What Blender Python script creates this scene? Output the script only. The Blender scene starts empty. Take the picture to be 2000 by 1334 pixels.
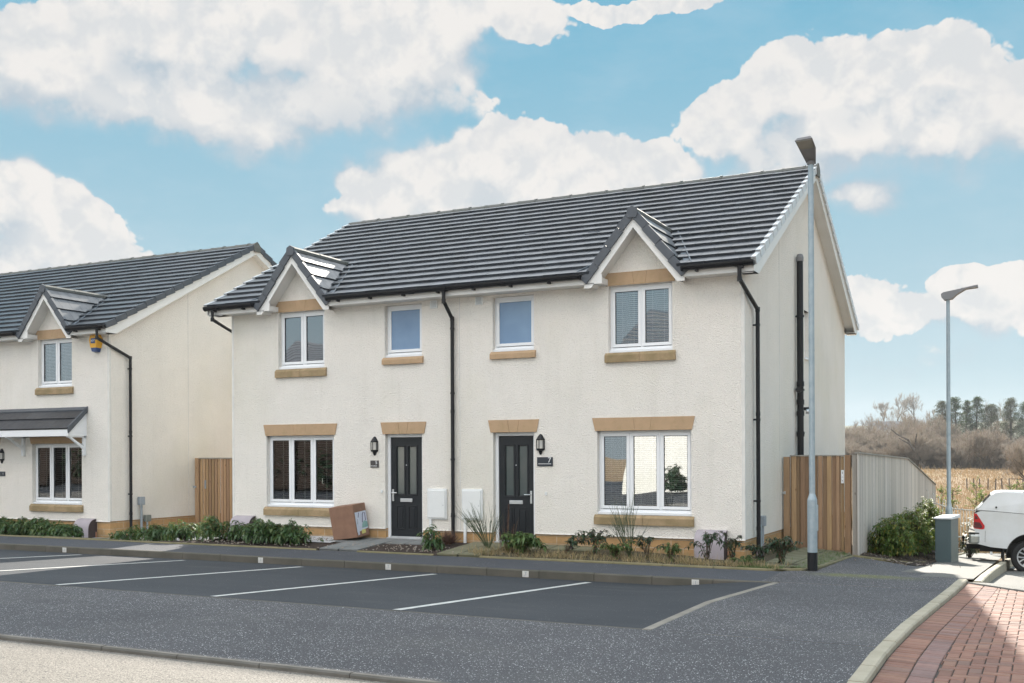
import bpy, bmesh, math, random
import numpy as np
from mathutils import Vector, Matrix
R = math.radians
scene = bpy.context.scene
COL = scene.collection
# ------------------------------------------------------------------ camera
CAM = Vector((4.578, -17.842, 1.817))
cd = bpy.data.cameras.new('camera'); cam = bpy.data.objects.new('camera', cd); COL.objects.link(cam)
YAW = math.atan(1045/2070.0)
cam.location = CAM
cam.rotation_mode = 'XYZ'
_roll = 0.0045
cam.matrix_world = Matrix.Translation(CAM) @ Matrix.Rotation(YAW, 4, 'Z') @ Matrix.Rotation(R(90), 4, 'X') @ Matrix.Rotation(-_roll, 4, 'Z')
cd.sensor_width = 36.0; cd.lens = 2070/2000*36; cd.shift_x = 0.0; cd.shift_y = 220/2000.0
cd.clip_start = 0.1; cd.clip_end = 6000
scene.camera = cam
# ------------------------------------------------------------------ sun + view
SUN_AZ = R(16); SUN_EL = R(25.1)     # sun is behind the houses, azimuth measured from +Y towards -X
sd = Vector((-math.sin(SUN_AZ)*math.cos(SUN_EL), math.cos(SUN_AZ)*math.cos(SUN_EL), math.sin(SUN_EL)))
sl = bpy.data.lights.new('sun', 'SUN'); sl.energy = 5.0; sl.angle = R(0.55); sl.color = (1.0, 0.93, 0.82)
sun = bpy.data.objects.new('sun', sl); COL.objects.link(sun); sun.location = (0, 0, 30)
sun.rotation_mode = 'QUATERNION'; sun.rotation_quaternion = sd.to_track_quat('Z', 'Y')
vs = scene.view_settings; vs.view_transform = 'Standard'; vs.look = 'None'; vs.gamma = 1.0; vs.use_curve_mapping = False
vs.exposure = 1.15
scene.cycles.max_bounces = 8; scene.cycles.transparent_max_bounces = 12
# ------------------------------------------------------------------ world
class NT:
    def __init__(s, nt): s.nt = nt; s.n = nt.nodes; s.l = nt.links
    def node(s, t, **k):
        n = s.n.new(t)
        for a, v in k.items(): setattr(n, a, v)
        return n
    def put(s, sock, v):
        if isinstance(v, bpy.types.NodeSocket): s.l.new(v, sock)
        elif v is not None:
            if isinstance(v, (tuple, list)) and sock.type == 'RGBA' and len(v) == 3: v = (*v, 1)
            sock.default_value = v
    def math(s, op, a, b=None, c=None, clamp=False):
        n = s.node('ShaderNodeMath', operation=op, use_clamp=clamp)
        s.put(n.inputs[0], a); s.put(n.inputs[1], b); s.put(n.inputs[2], c); return n.outputs[0]
    def vmath(s, op, a, b=None, scale=None):
        n = s.node('ShaderNodeVectorMath', operation=op); s.put(n.inputs[0], a); s.put(n.inputs[1], b)
        if scale is not None: s.put(n.inputs['Scale'], scale)
        return n.outputs['Value'] if op in ('LENGTH', 'DOT_PRODUCT', 'DISTANCE') else n.outputs[0]
    def noise(s, vec, scale, detail=4, rough=.5, dist=0.0, lac=2.0):
        n = s.node('ShaderNodeTexNoise'); s.put(n.inputs['Vector'], vec); n.inputs['Scale'].default_value = scale
        n.inputs['Detail'].default_value = detail; n.inputs['Roughness'].default_value = rough; n.inputs['Distortion'].default_value = dist
        n.inputs['Lacunarity'].default_value = lac; return n.outputs['Fac']
    def voro(s, vec, scale, feature='F1', out='Distance', rnd=1.0):
        n = s.node('ShaderNodeTexVoronoi', feature=feature); s.put(n.inputs['Vector'], vec); n.inputs['Scale'].default_value = scale
        n.inputs['Randomness'].default_value = rnd; return n.outputs[out]
    def ramp(s, fac, pts, interp='LINEAR'):
        n = s.node('ShaderNodeValToRGB'); s.put(n.inputs[0], fac); e = n.color_ramp.elements; n.color_ramp.interpolation = interp
        while len(e) < len(pts): e.new(.5)
        for i, (p, c) in enumerate(pts):
            e[i].position = p; e[i].color = (c, c, c, 1) if isinstance(c, (int, float)) else (*c, 1)
        return n.outputs[0]
    def mix(s, fac, a, b, mode='MIX'):
        n = s.node('ShaderNodeMix', data_type='RGBA', blend_type=mode); s.put(n.inputs[0], fac); s.put(n.inputs[6], a); s.put(n.inputs[7], b); return n.outputs[2]
    def mrange(s, v, a, b, c=0.0, d=1.0, smooth=False):
        n = s.node('ShaderNodeMapRange'); 
        if smooth: n.interpolation_type = 'SMOOTHSTEP'
        s.put(n.inputs[0], v)
        for i, q in enumerate((a, b, c, d)): n.inputs[i+1].default_value = q
        return n.outputs[0]
    def xyz(s, vec):
        n = s.node('ShaderNodeSeparateXYZ'); s.put(n.inputs[0], vec); return n.outputs
    def comb(s, x, y, z):
        n = s.node('ShaderNodeCombineXYZ'); s.put(n.inputs[0], x); s.put(n.inputs[1], y); s.put(n.inputs[2], z); return n.outputs[0]

W = bpy.data.worlds.new('World'); scene.world = W; W.use_nodes = True
def build_world():
    t = NT(W.node_tree); t.n.clear()
    out = t.node('ShaderNodeOutputWorld'); bg = t.node('ShaderNodeBackground'); t.l.new(bg.outputs[0], out.inputs[0])
    sky = t.node('ShaderNodeTexSky', sky_type='NISHITA'); sky.sun_disc = False; sky.sun_elevation = SUN_EL
    sky.sun_rotation = -SUN_AZ; sky.air_density = 1.0; sky.dust_density = 0.3; sky.ozone_density = 2.0; sky.altitude = 100
    tc = t.node('ShaderNodeTexCoord'); d = t.vmath('NORMALIZE', tc.outputs['Generated'])
    X = t.xyz(d)
    az = t.math('MULTIPLY', t.math('ARCTAN2', X[0], X[1]), 180/math.pi)     # degrees, + to the right of +Y
    el = t.math('MULTIPLY', t.math('ARCSINE', X[2]), 180/math.pi)
    P = t.comb(az, el, 0.0)
    warp = t.node('ShaderNodeTexNoise'); t.put(warp.inputs['Vector'], d); warp.inputs['Scale'].default_value = 9; warp.inputs['Detail'].default_value = 6
    wv = t.vmath('SCALE', t.vmath('SUBTRACT', warp.outputs['Color'], (.5, .5, .5)), None, 5.0)
    # puffs of the clouds in (azimuth, elevation) degrees: centre, radii, weight
    def blob_field(P):
        Pw = t.vmath('ADD', P, wv)
        acc = None
        for (ca, ce, ra, re, w) in CLOUDS:
            q = t.vmath('MULTIPLY', t.vmath('SUBTRACT', Pw, (ca, ce, 0)), (1/ra, 1/re, 0))
            v = t.math('MAXIMUM', t.math('MULTIPLY_ADD', t.vmath('DOT_PRODUCT', q, q), -w, w), -.9)
            acc = v if acc is None else t.math('SMOOTH_MAX', acc, v, .35)
        return acc
    def puffs(dv):
        a = None
        for sc, k in ((11, .55), (21, .70), (46, .42), (100, .22), (210, .11)):      # billows: rounded lumps with sharp creases between them
            n = t.noise(t.vmath('ADD', dv, (sc*.37, sc*.11, 0)), sc, 0, .5); v = t.math('MULTIPLY', t.math('SUBTRACT', t.math('ABSOLUTE', t.math('SUBTRACT', n, .5)), .10), k*2.3); a = v if a is None else t.math('ADD', a, v)
        return t.math('ADD', a, -.04)
    b0 = blob_field(P); f0 = t.math('ADD', puffs(d), b0)
    up = t.vmath('ADD', P, (.9, 2.4, 0)); b1 = blob_field(up)
    f1 = t.math('ADD', puffs(t.vmath('NORMALIZE', t.vmath('ADD', d, (.010, 0, .022)))), b1)
    base_ness = t.mrange(t.math('SUBTRACT', b1, b0), -.30, .75, smooth=True)      # 0 on the lit tops, 1 towards the flat bases
    width = t.math('MULTIPLY_ADD', base_ness, 1.5, .18)
    mask = t.math('DIVIDE', t.math('SUBTRACT', f0, .04), width, clamp=True); mask = t.mrange(mask, 0, 1, 0, .97, smooth=True)
    # other clouds, all round the rest of the sky
    g = t.noise(t.vmath('MULTIPLY', d, (1, 1, 2.2)), 2.1, 9, .6)
    away = t.mrange(t.math('ABSOLUTE', t.math('ADD', az, 26.8)), 34, 50)
    gm = t.math('MULTIPLY', t.math('MULTIPLY', t.mrange(g, .42, .56, smooth=True), away), t.mrange(el, 9, 20))
    mask = t.math('MAXIMUM', mask, gm)
    # shade: puffs with more cloud above them are greyer
    rel = t.math('SUBTRACT', f1, f0)
    thick = t.math('ADD', t.math('MULTIPLY', t.mrange(base_ness, .08, .85), 1.0), t.mrange(t.math('SUBTRACT', rel, t.math('SUBTRACT', b1, b0)), -.25, .25, -.05, .42), clamp=True)
    bright = t.mix(thick, (1.09, 1.05, 1.015), (.60, .70, .79))
    bright = t.mix(t.mrange(t.noise(d, 8, 4, .55), .45, .7, 0, .35), bright, (.93, .92, .92))
    # clear sky: the physical sky gives the falloff, cooled and held down near the sun
    base = t.vmath('MINIMUM', sky.outputs[0], (1.1, 1.3, 1.6))
    hz = t.mrange(el, 2, 25)
    clear = t.mix(hz, (.56, .76, .82), (.075, .47, .70))
    wisp = t.mrange(t.noise(t.vmath('MULTIPLY', d, (1, 1, 2.5)), 7, 8, .6), .45, .78, 0, .30)
    clear = t.mix(wisp, clear, (.70, .84, .93))
    blend = t.mix(.10, clear, base)
    front = t.mix(mask, blend, bright)
    # added fill: clouds opposite the sun are boosted to light the shaded facade
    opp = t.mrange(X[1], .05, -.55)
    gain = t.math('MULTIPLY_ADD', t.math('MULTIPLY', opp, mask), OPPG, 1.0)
    opp2 = t.math('MULTIPLY_ADD', t.mrange(el, 30, 60), TOPG, 1.0)  # overhead sky raised too, as part of the added fill
    # bright patch added to the unseen sky above, for sheen on the roof tiles
    roof_fill = t.math('MULTIPLY', t.math('MULTIPLY', t.mrange(el, 24.5, 33, smooth=True), t.mrange(el, 70, 45, smooth=True)), t.mrange(t.math('ABSOLUTE', t.math('ADD', az, 22)), 60, 15, smooth=True))
    front = t.mix(roof_fill, front, (2.8, 2.9, 3.0))
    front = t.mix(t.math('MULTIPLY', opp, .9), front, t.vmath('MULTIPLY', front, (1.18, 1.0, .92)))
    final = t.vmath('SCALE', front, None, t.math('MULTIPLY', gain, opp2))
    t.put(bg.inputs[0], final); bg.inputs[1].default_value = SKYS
# (x, y, rx, ry) in picture fractions is never used: the clouds live on the celestial sphere
def _dirdeg(x, y):
    u, v = x-1000, y-887
    a = math.degrees(math.atan2(u, 2070))-math.degrees(YAW)
    e = math.degrees(math.atan2(-v, math.hypot(2070, u)))
    return a, e
_PUFFS = [ # main cloud top left
 (130,130,170,90,1.3),(330,70,200,95,1.3),(560,60,230,90,1.3),(700,110,190,80,1.2),(850,110,90,90,1.2),(930,30,150,50,1.2),(470,170,330,60,1.1),(70,200,120,50,1),(800,190,130,45,.9),
 # left low cloud
 (0,380,110,80,1.2),(110,430,110,75,1.2),(30,480,170,60,1.1),(200,480,80,40,.7),
 # middle cloud behind the roof
 (720,340,70,40,1.1),(860,330,110,70,1.2),(1010,310,120,75,1.3),(1150,330,120,70,1.2),(1270,330,90,50,1.1),(900,400,260,40,1.1),(1430,335,80,30,.7),
 # right big cloud
 (1440,230,80,60,1.2),(1560,180,120,80,1.3),(1700,160,150,75,1.3),(1850,140,120,75,1.3),(1960,220,110,90,1.2),(1700,260,300,70,1.2),(1550,290,160,50,1.0),
 (1700,400,80,28,1.0),(1890,560,55,30,1.1),(1960,570,70,28,1.0),(1730,610,80,28,.8),(1840,620,90,30,.8),(1960,640,80,30,.7),(1780,700,160,25,.45),(1300,-12,170,16,.9),
 (780,400,120,70,1.2),(1050,400,260,80,1.3),(1330,370,90,50,1.0),(90,520,190,80,1.2),(330,200,330,75,1.2),(600,190,260,70,1.1),(1620,290,230,85,1.2),(1850,270,200,90,1.2),(1690,395,110,34,1.1),(1620,360,90,30,.9),(1400,250,70,50,1.0),(1950,620,120,50,1.0),(1760,610,90,40,1.0)]
CLOUDS = []
for (x, y, rx, ry, w) in _PUFFS:
    a, e = _dirdeg(x, y); a1, _ = _dirdeg(x+rx, y); _, e1 = _dirdeg(x, y-ry)
    CLOUDS.append((a, e, abs(a1-a)*1.2, abs(e1-e)*1.3, w))
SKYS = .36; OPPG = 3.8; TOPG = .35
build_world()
# ------------------------------------------------------------------ materials
def M(name):
    m = bpy.data.materials.new(name); m.use_nodes = True; t = NT(m.node_tree); t.n.clear()
    out = t.node('ShaderNodeOutputMaterial'); b = t.node('ShaderNodeBsdfPrincipled'); t.l.new(b.outputs[0], out.inputs[0])
    t.b = b; t.out = out; t.tc = t.node('ShaderNodeTexCoord'); t.co = t.tc.outputs['Object']
    return m, t
def bump(t, h, strength, dist=.01):
    n = t.node('ShaderNodeBump'); n.inputs['Strength'].default_value = strength; n.inputs['Distance'].default_value = dist
    t.put(n.inputs['Height'], h); t.l.new(n.outputs[0], t.b.inputs['Normal'])
def simple(name, c1, c2=None, scale=8, rough=.6, bs=0, bstr=.2, metal=0, spec=.5, attr=False, detail=4, bdist=.01):
    m, t = M(name); b = t.b
    if c2 is None: c2 = tuple(x*.85 for x in c1)
    f = t.noise(t.co, scale, detail, .55); col = t.mix(t.mrange(f, .3, .7), c1, c2)
    if attr:
        a = t.node('ShaderNodeAttribute', attribute_name='tone'); col = t.mix(1.0, col, a.outputs['Color'], 'MULTIPLY')
    t.put(b.inputs['Base Color'], col); b.inputs['Roughness'].default_value = rough; b.inputs['Metallic'].default_value = metal
    b.inputs['Specular IOR Level'].default_value = spec
    if bs: bump(t, t.noise(t.co, bs, 3, .6), bstr, bdist)
    return m
def render_mat():
    m, t = M('roughcast'); f = t.noise(t.co, 1.1, 5, .6); c = t.mix(t.mrange(f, .3, .7), (.885, .85, .795), (.825, .795, .745))
    v = t.voro(t.co, 62); n2 = t.noise(t.co, 45, 3, .6)
    c = t.mix(t.mrange(t.noise(t.co, 38, 2, .7), .54, .72, 0, .5), c, (.58, .54, .49))
    # faint weathering streaks that run down the wall
    s = t.noise(t.vmath('MULTIPLY', t.co, (3.5, 3.5, .35)), 1.3, 5, .65); c = t.mix(t.mrange(s, .52, .8, 0, .26), c, (.66, .63, .56))
    gr = t.noise(t.vmath('MULTIPLY', t.co, (1, 1, .8)), .5, 3, .5); c = t.mix(t.mrange(gr, .5, .75, 0, .30), c, (.66, .64, .50))
    t.put(t.b.inputs['Base Color'], c); t.b.inputs['Roughness'].default_value = .95; t.b.inputs['Specular IOR Level'].default_value = .15
    h = t.math('ADD', t.math('MULTIPLY', v, .8), n2); bump(t, h, 1.0, .016); return m
def block_mat(name, axis):
    m, t = M(name); X = t.xyz(t.co); u = X[0] if axis == 'x' else X[1]
    br = t.node('ShaderNodeTexBrick'); t.put(br.inputs['Vector'], t.comb(u, X[2], 0.0)); br.inputs['Scale'].default_value = 1
    br.inputs['Brick Width'].default_value = .44; br.inputs['Row Height'].default_value = .15; br.inputs['Mortar Size'].default_value = .006
    br.inputs['Color1'].default_value = (.50, .30, .135, 1); br.inputs['Color2'].default_value = (.42, .26, .125, 1); br.inputs['Mortar'].default_value = (.52, .44, .34, 1)
    f = t.noise(t.co, 9, 5, .65); c = t.mix(t.mrange(f, .4, .75, 0, .55), br.outputs[0], (.25, .18, .09))
    g = t.mrange(X[2], .10, -.12); f2 = t.noise(t.co, 6, 4, .6); c = t.mix(t.math('MULTIPLY', g, t.mrange(f2, .4, .6, 0, .6)), c, (.13, .12, .06))
    t.put(t.b.inputs['Base Color'], c); t.b.inputs['Roughness'].default_value = .9
    bump(t, t.math('ADD', t.noise(t.co, 30, 4, .6), t.math('MULTIPLY', br.outputs['Fac'], -1.2)), .7, .012); return m
def stone_mat():
    m, t = M('sandstone'); f = t.noise(t.co, 3, 6, .65); c = t.mix(t.mrange(f, .35, .7), (.46, .315, .195), (.40, .28, .17))
    c = t.mix(t.mrange(t.noise(t.co, 7, 4, .7), .52, .66, 0, .5), c, (.34, .25, .13))
    t.put(t.b.inputs['Base Color'], c); t.b.inputs['Roughness'].default_value = .85; bump(t, t.noise(t.co, 60, 3, .6), .35, .006); return m
def sill_mat():
    m, t = M('sandstone_sill'); f = t.noise(t.co, 4, 6, .65); c = t.mix(t.mrange(f, .4, .62), (.38, .275, .165), (.27, .205, .11))
    c = t.mix(t.mrange(t.noise(t.co, 2.2, 4, .7), .45, .62, 0, .65), c, (.20, .155, .075))
    t.put(t.b.inputs['Base Color'], c); t.b.inputs['Roughness'].default_value = .85; bump(t, t.noise(t.co, 60, 3, .6), .35, .006); return m
def tile_mat():
    m, t = M('concrete_tile'); a = t.node('ShaderNodeAttribute', attribute_name='tone')
    f = t.noise(t.co, 2.5, 6, .65); c = t.mix(t.mrange(f, .3, .7), (.026, .032, .042), (.046, .053, .064))
    c = t.mix(t.mrange(t.noise(t.co, 9, 4, .6), .56, .72, 0, .3), c, (.09, .092, .095))
    c = t.mix(1.0, c, a.outputs['Color'], 'MULTIPLY'); t.put(t.b.inputs['Base Color'], c)
    t.put(t.b.inputs['Roughness'], t.mrange(t.noise(t.co, 6, 4, .6), .3, .7, .30, .44)); t.b.inputs['Specular IOR Level'].default_value = .8
    bump(t, t.noise(t.co, 20, 2, .5), .05, .003); return m
def asphalt(name, base, fleck=0.0, fscale=34, dark=.7, green=False, fcol=((.24, .24, .25), (.66, .66, .66))):
    m, t = M(name); n1 = t.noise(t.co, .55, 5, .6); n2 = t.noise(t.co, 90, 3, .7)
    c = t.mix(t.mrange(n1, .36, .64), base, tuple(v*dark for v in base))
    c = t.mix(t.mrange(n2, .40, .62, 0, .75), c, tuple(min(1, v*2.0) for v in base))
    c = t.mix(t.mrange(t.noise(t.co, 70, 3, .65), .50, .60, 0, .75), c, tuple(v*.40 for v in base))
    if fleck:
        vn = t.node('ShaderNodeTexVoronoi'); t.put(vn.inputs['Vector'], t.vmath('MULTIPLY', t.co, (1, 1, .2))); vn.inputs['Scale'].default_value = fscale
        r = t.xyz(vn.outputs['Color']); big = t.mrange(t.noise(t.co, 1.4, 4, .6), .38, .62, .25, 1.0)
        pick = t.math('GREATER_THAN', t.math('MULTIPLY', r[0], big), 1-fleck)
        size = t.math('MULTIPLY_ADD', r[1], .20, .13)
        k = t.math('MULTIPLY', pick, t.math('LESS_THAN', vn.outputs['Distance'], size))
        c = t.mix(k, c, t.mix(r[2], *fcol))
        vd = t.node('ShaderNodeTexVoronoi'); t.put(vd.inputs['Vector'], t.co); vd.inputs['Scale'].default_value = fscale*1.7
        rd = t.xyz(vd.outputs['Color']); k2 = t.math('MULTIPLY', t.math('GREATER_THAN', rd[0], .72), t.math('LESS_THAN', vd.outputs['Distance'], .28))
        c = t.mix(t.math('MULTIPLY', k2, .55), c, tuple(v*2.3 for v in base))
    if green:
        c = t.mix(t.mrange(t.noise(t.vmath('MULTIPLY', t.co, (.35, 1, 1)), .9, 6, .65), .50, .70, 0, .45), c, (.050, .050, .054))
        c = t.mix(t.mrange(t.noise(t.co, .35, 5, .6), .52, .68, 0, .30), c, (.125, .118, .112))
        X = t.xyz(t.co); wob = t.math('MULTIPLY_ADD', t.noise(t.co, .9, 3, .5), .7, -.35)
        gy = t.math('ABSOLUTE', t.math('ADD', t.math('ADD', X[1], 1.55), wob)); band = t.mrange(gy, .42, .05, smooth=True)
        gx = t.math('MULTIPLY', t.mrange(X[0], 1.2, 1.8, smooth=True), t.mrange(X[0], 3.3, 2.3, smooth=True))
        c = t.mix(t.math('MULTIPLY', t.math('MULTIPLY', band, gx), t.mrange(t.noise(t.co, 9, 5, .7), .3, .6, .1, .75)), c, (.16, .17, .045))
    t.put(t.b.inputs['Base Color'], c); t.b.inputs['Roughness'].default_value = .82; t.b.inputs['Specular IOR Level'].default_value = .35
    bump(t, t.math('ADD', t.noise(t.co, 110, 3, .7), t.math('MULTIPLY', t.voro(t.co, 70), .6)), .6, .006); return m
def bay_mat():
    m, t = M('smooth_asphalt'); c = t.mix(t.mrange(t.noise(t.vmath('MULTIPLY', t.co, (.5, 1, 1)), .8, 5, .6), .35, .68), (.027, .031, .038), (.042, .046, .054))
    c = t.mix(t.mrange(t.noise(t.co, 120, 3, .7), .4, .7, 0, .45), c, (.075, .078, .084))
    c = t.mix(t.mrange(t.noise(t.vmath('MULTIPLY', t.co, (.35, 1, 1)), 1.6, 4, .6), .58, .72, 0, .5), c, (.068, .068, .070))
    c = t.mix(t.mrange(t.noise(t.co, 2.3, 6, .7), .60, .72, 0, .55), c, (.020, .021, .024))
    sp = t.node('ShaderNodeTexVoronoi'); t.put(sp.inputs['Vector'], t.co); sp.inputs['Scale'].default_value = 26; rc = t.xyz(sp.outputs['Color'])
    c = t.mix(t.math('MULTIPLY', t.math('GREATER_THAN', rc[0], .86), t.math('LESS_THAN', sp.outputs['Distance'], .16)), c, (.20, .20, .20))
    t.put(t.b.inputs['Base Color'], c); t.b.inputs['Roughness'].default_value = .8; t.b.inputs['Specular IOR Level'].default_value = .3
    bump(t, t.noise(t.co, 140, 3, .7), .4, .004); return m
def glass_mat(name, refl=.30, tint=(.9, .95, 1), wob=.22):
    m = bpy.data.materials.new(name); m.use_nodes = True; t = NT(m.node_tree); t.n.clear()
    out = t.node('ShaderNodeOutputMaterial'); tr = t.node('ShaderNodeBsdfTransparent'); gl = t.node('ShaderNodeBsdfGlossy')
    tr.inputs[0].default_value = (.72, .76, .76, 1); gl.inputs[0].default_value = (*tint, 1); gl.inputs['Roughness'].default_value = .012
    tc = t.node('ShaderNodeTexCoord'); n = t.node('ShaderNodeBump'); n.inputs['Strength'].default_value = wob; n.inputs['Distance'].default_value = .02
    t.put(n.inputs['Height'], t.noise(tc.outputs['Object'], 1.1, 1, .4)); t.l.new(n.outputs[0], gl.inputs['Normal'])
    fr = t.node('ShaderNodeFresnel'); fr.inputs[0].default_value = 1.5
    mx = t.node('ShaderNodeMixShader'); t.put(mx.inputs[0], t.math('ADD', fr.outputs[0], refl, clamp=True))
    t.l.new(tr.outputs[0], mx.inputs[1]); t.l.new(gl.outputs[0], mx.inputs[2]); t.l.new(mx.outputs[0], out.inputs[0]); return m
def wood_mat(name, c1, c2, knot=(.12, .055, .025), axis=2, tone=True):
    m, t = M(name); sc = (14, 14, .9); v = t.vmath('MULTIPLY', t.co, sc)
    c = t.mix(t.mrange(t.noise(v, 2.2, 5, .65), .3, .7), c1, c2)
    k = t.node('ShaderNodeTexVoronoi'); t.put(k.inputs['Vector'], t.vmath('MULTIPLY', t.co, (7, 7, 2.6))); k.inputs['Scale'].default_value = 1.3
    c = t.mix(t.math('MULTIPLY', t.mrange(k.outputs['Distance'], .13, .04), .85), c, knot)
    if tone:
        a = t.node('ShaderNodeAttribute', attribute_name='tone'); c = t.mix(1.0, c, a.outputs['Color'], 'MULTIPLY')
    t.put(t.b.inputs['Base Color'], c); t.b.inputs['Roughness'].default_value = .85; bump(t, t.noise(v, 6, 4, .6), .3, .004); return m
def leaf_mat(name, c1, c2, c3=None, rough=.42, trans=.25, tcol=(.20, .26, .04)):
    m, t = M(name); a = t.node('ShaderNodeAttribute', attribute_name='tone'); X = t.xyz(a.outputs['Color'])
    c = t.mix(X[0], c1, c2)
    if c3: c = t.mix(t.mrange(X[1], .72, .95), c, c3)
    t.put(t.b.inputs['Base Color'], c); t.b.inputs['Roughness'].default_value = rough
    tl = t.node('ShaderNodeBsdfTranslucent'); t.put(tl.inputs[0], t.mix(.5 if tcol else 0.0, c, tcol or (0, 0, 0)))
    mx = t.node('ShaderNodeMixShader'); mx.inputs[0].default_value = trans
    t.l.new(t.b.outputs[0], mx.inputs[1]); t.l.new(tl.outputs[0], mx.inputs[2]); t.l.new(mx.outputs[0], t.out.inputs[0]); return m
MT = dict(
 render=render_mat(), block_x=block_mat('buff_block_front', 'x'), block_y=block_mat('buff_block_side', 'y'), stone=stone_mat(), sill=sill_mat(), tile=tile_mat(),
 bead=simple('smooth_render', (.74, .73, .70), rough=.8, scale=3),
 slate=simple('verge_slate', (.078, .090, .108), (.060, .070, .085), scale=5, rough=.5, bs=30, bstr=.15),
 ridge=simple('ridge_tile_grey', (.15, .145, .14), (.11, .115, .10), scale=6, rough=.7, bs=25, bstr=.3),
 vergelight=simple('light_verge', (.62, .64, .65), (.54, .56, .58), scale=4, rough=.35),
 upvc=simple('white_upvc', (.80, .82, .84), (.77, .79, .82), scale=2, rough=.28),
 fascia=simple('white_fascia', (.76, .76, .75), (.70, .70, .68), scale=2, rough=.4),
 black=simple('black_plastic', (.009, .010, .013), (.013, .014, .017), scale=4, spec=.3, rough=.4),
 lead=simple('valley_lead', (.14, .16, .19), (.10, .12, .14), scale=6, rough=.45),
 door=simple('door_paint', (.010, .013, .017), (.014, .017, .021), scale=3, spec=.35, rough=.42, bs=60, bstr=.08),
 chrome=simple('brushed_metal', (.62, .64, .66), rough=.32, metal=.7),
 dark=simple('dark_room', (.030, .028, .026), rough=.9),
 blind=simple('blind_slat', (.62, .60, .55), rough=.6),
 blinddark=simple('dark_blind_slat', (.27, .26, .235), rough=.6),
 tape=simple('blind_tape', (.50, .52, .34), rough=.8),
 meter=simple('meter_plastic', (.74, .76, .76), (.71, .73, .73), rough=.45),
 kerb=simple('old_kerb', (.115, .105, .088), (.075, .072, .058), scale=2.2, rough=.9, bs=40, bstr=.4, detail=6),
 kerbtop=simple('kerb_top', (.135, .128, .118), (.095, .09, .08), scale=4, rough=.9, bs=40, bstr=.4),
 kerbtan=simple('tan_kerb', (.30, .27, .23), (.20, .18, .15), scale=3, rough=.9, bs=45, bstr=.3, detail=6),
 kerblight=simple('pale_kerb', (.44, .39, .305), (.32, .29, .215), scale=3.2, rough=.9, bs=45, bstr=.3, detail=6),
 edging=simple('garden_edging', (.22, .19, .11), (.15, .14, .075), scale=5, rough=.95, bs=40, bstr=.4),
 white=simple('road_paint', (.62, .61, .58), (.48, .48, .46), scale=9, rough=.7, detail=7),
 mulch=simple('bark_mulch', (.030, .020, .016), (.060, .040, .030), scale=26, rough=1, bs=45, bstr=1.0, bdist=.03, detail=6),
 soil=simple('weedy_soil', (.040, .036, .022), (.115, .092, .050), scale=13, rough=1, bs=40, bstr=1.0, bdist=.02, detail=6),
 slab=simple('paving_slab', (.20, .21, .21), (.15, .16, .16), scale=3, rough=.85, bs=50, bstr=.2),
 slabg=simple('mossy_slab', (.19, .18, .12), (.13, .13, .075), scale=3, rough=.9, bs=50, bstr=.3, detail=6),
 gravel=simple('white_gravel', (.60, .60, .60), (.40, .41, .43), scale=40, rough=.9, bs=55, bstr=1, bdist=.02),
 galv=simple('galvanised_steel', (.36, .43, .47), (.28, .35, .40), scale=11, rough=.45, metal=.35, detail=6),
 lampgrey=simple('lamp_head_grey', (.20, .20, .21), (.17, .17, .18), rough=.5),
 lens=simple('lamp_lens', (.30, .29, .25), rough=.25),
 greencab=simple('cabinet_paint', (.085, .125, .135), (.075, .112, .122), rough=.5, scale=3),
 cabside=simple('cabinet_side', (.20, .22, .20), (.17, .19, .18), rough=.5),
 grey=simple('grey_plastic', (.30, .34, .38), (.26, .30, .34), rough=.5),
 mauve=simple('gas_box_mauve', (.38, .34, .37), (.33, .30, .33), scale=5, rough=.6),
 brown=simple('gas_box_inside', (.06, .045, .045), rough=.8),
 glass=glass_mat('window_glass', .38), glass2=glass_mat('window_glass_dark', .17), 
 frost=simple('obscured_glass', (.19, .31, .47), (.11, .20, .35), scale=.9, rough=.22, bs=90, bstr=.15, spec=.9),
 doorglass=simple('etched_glass', (.055, .075, .075), (.08, .095, .095), scale=3, rough=.12, spec=.8),
 lampglass=simple('lantern_glass', (.62, .60, .52), (.42, .42, .42), scale=9, rough=.2),
 woodnew=wood_mat('larch_board', (.38, .25, .145), (.27, .175, .105)), woodold=wood_mat('weathered_board', (.56, .52, .47), (.47, .435, .395), knot=(.2, .17, .15)),
 woodleft=wood_mat('pine_board', (.40, .26, .15), (.31, .20, .12)),
 cap=simple('fence_capping', (.34, .32, .29), (.25, .24, .21), rough=.9),
 card=simple('cardboard', (.27, .155, .105), (.22, .125, .085), scale=6, rough=.85, bs=24, bstr=.15),
 moss=simple('moss', (.10, .105, .028), (.15, .14, .05), scale=20, rough=1, bs=60, bstr=.8),
)
MT['bay'] = bay_mat()
MT['foot'] = asphalt('footpath_asphalt', (.060, .063, .073), fleck=.22, fscale=52)
MT['chip'] = asphalt('chipped_asphalt', (.070, .068, .073), fleck=.86, fscale=50, green=True)
MT['road'] = asphalt('pale_road', (.175, .158, .138), fleck=.42, fscale=26, dark=.85, fcol=((.03, .03, .03), (.09, .085, .08)))
MT['paleroad'] = asphalt('pale_drive', (.125, .122, .112), fleck=.2, fscale=45, dark=.85)
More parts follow.
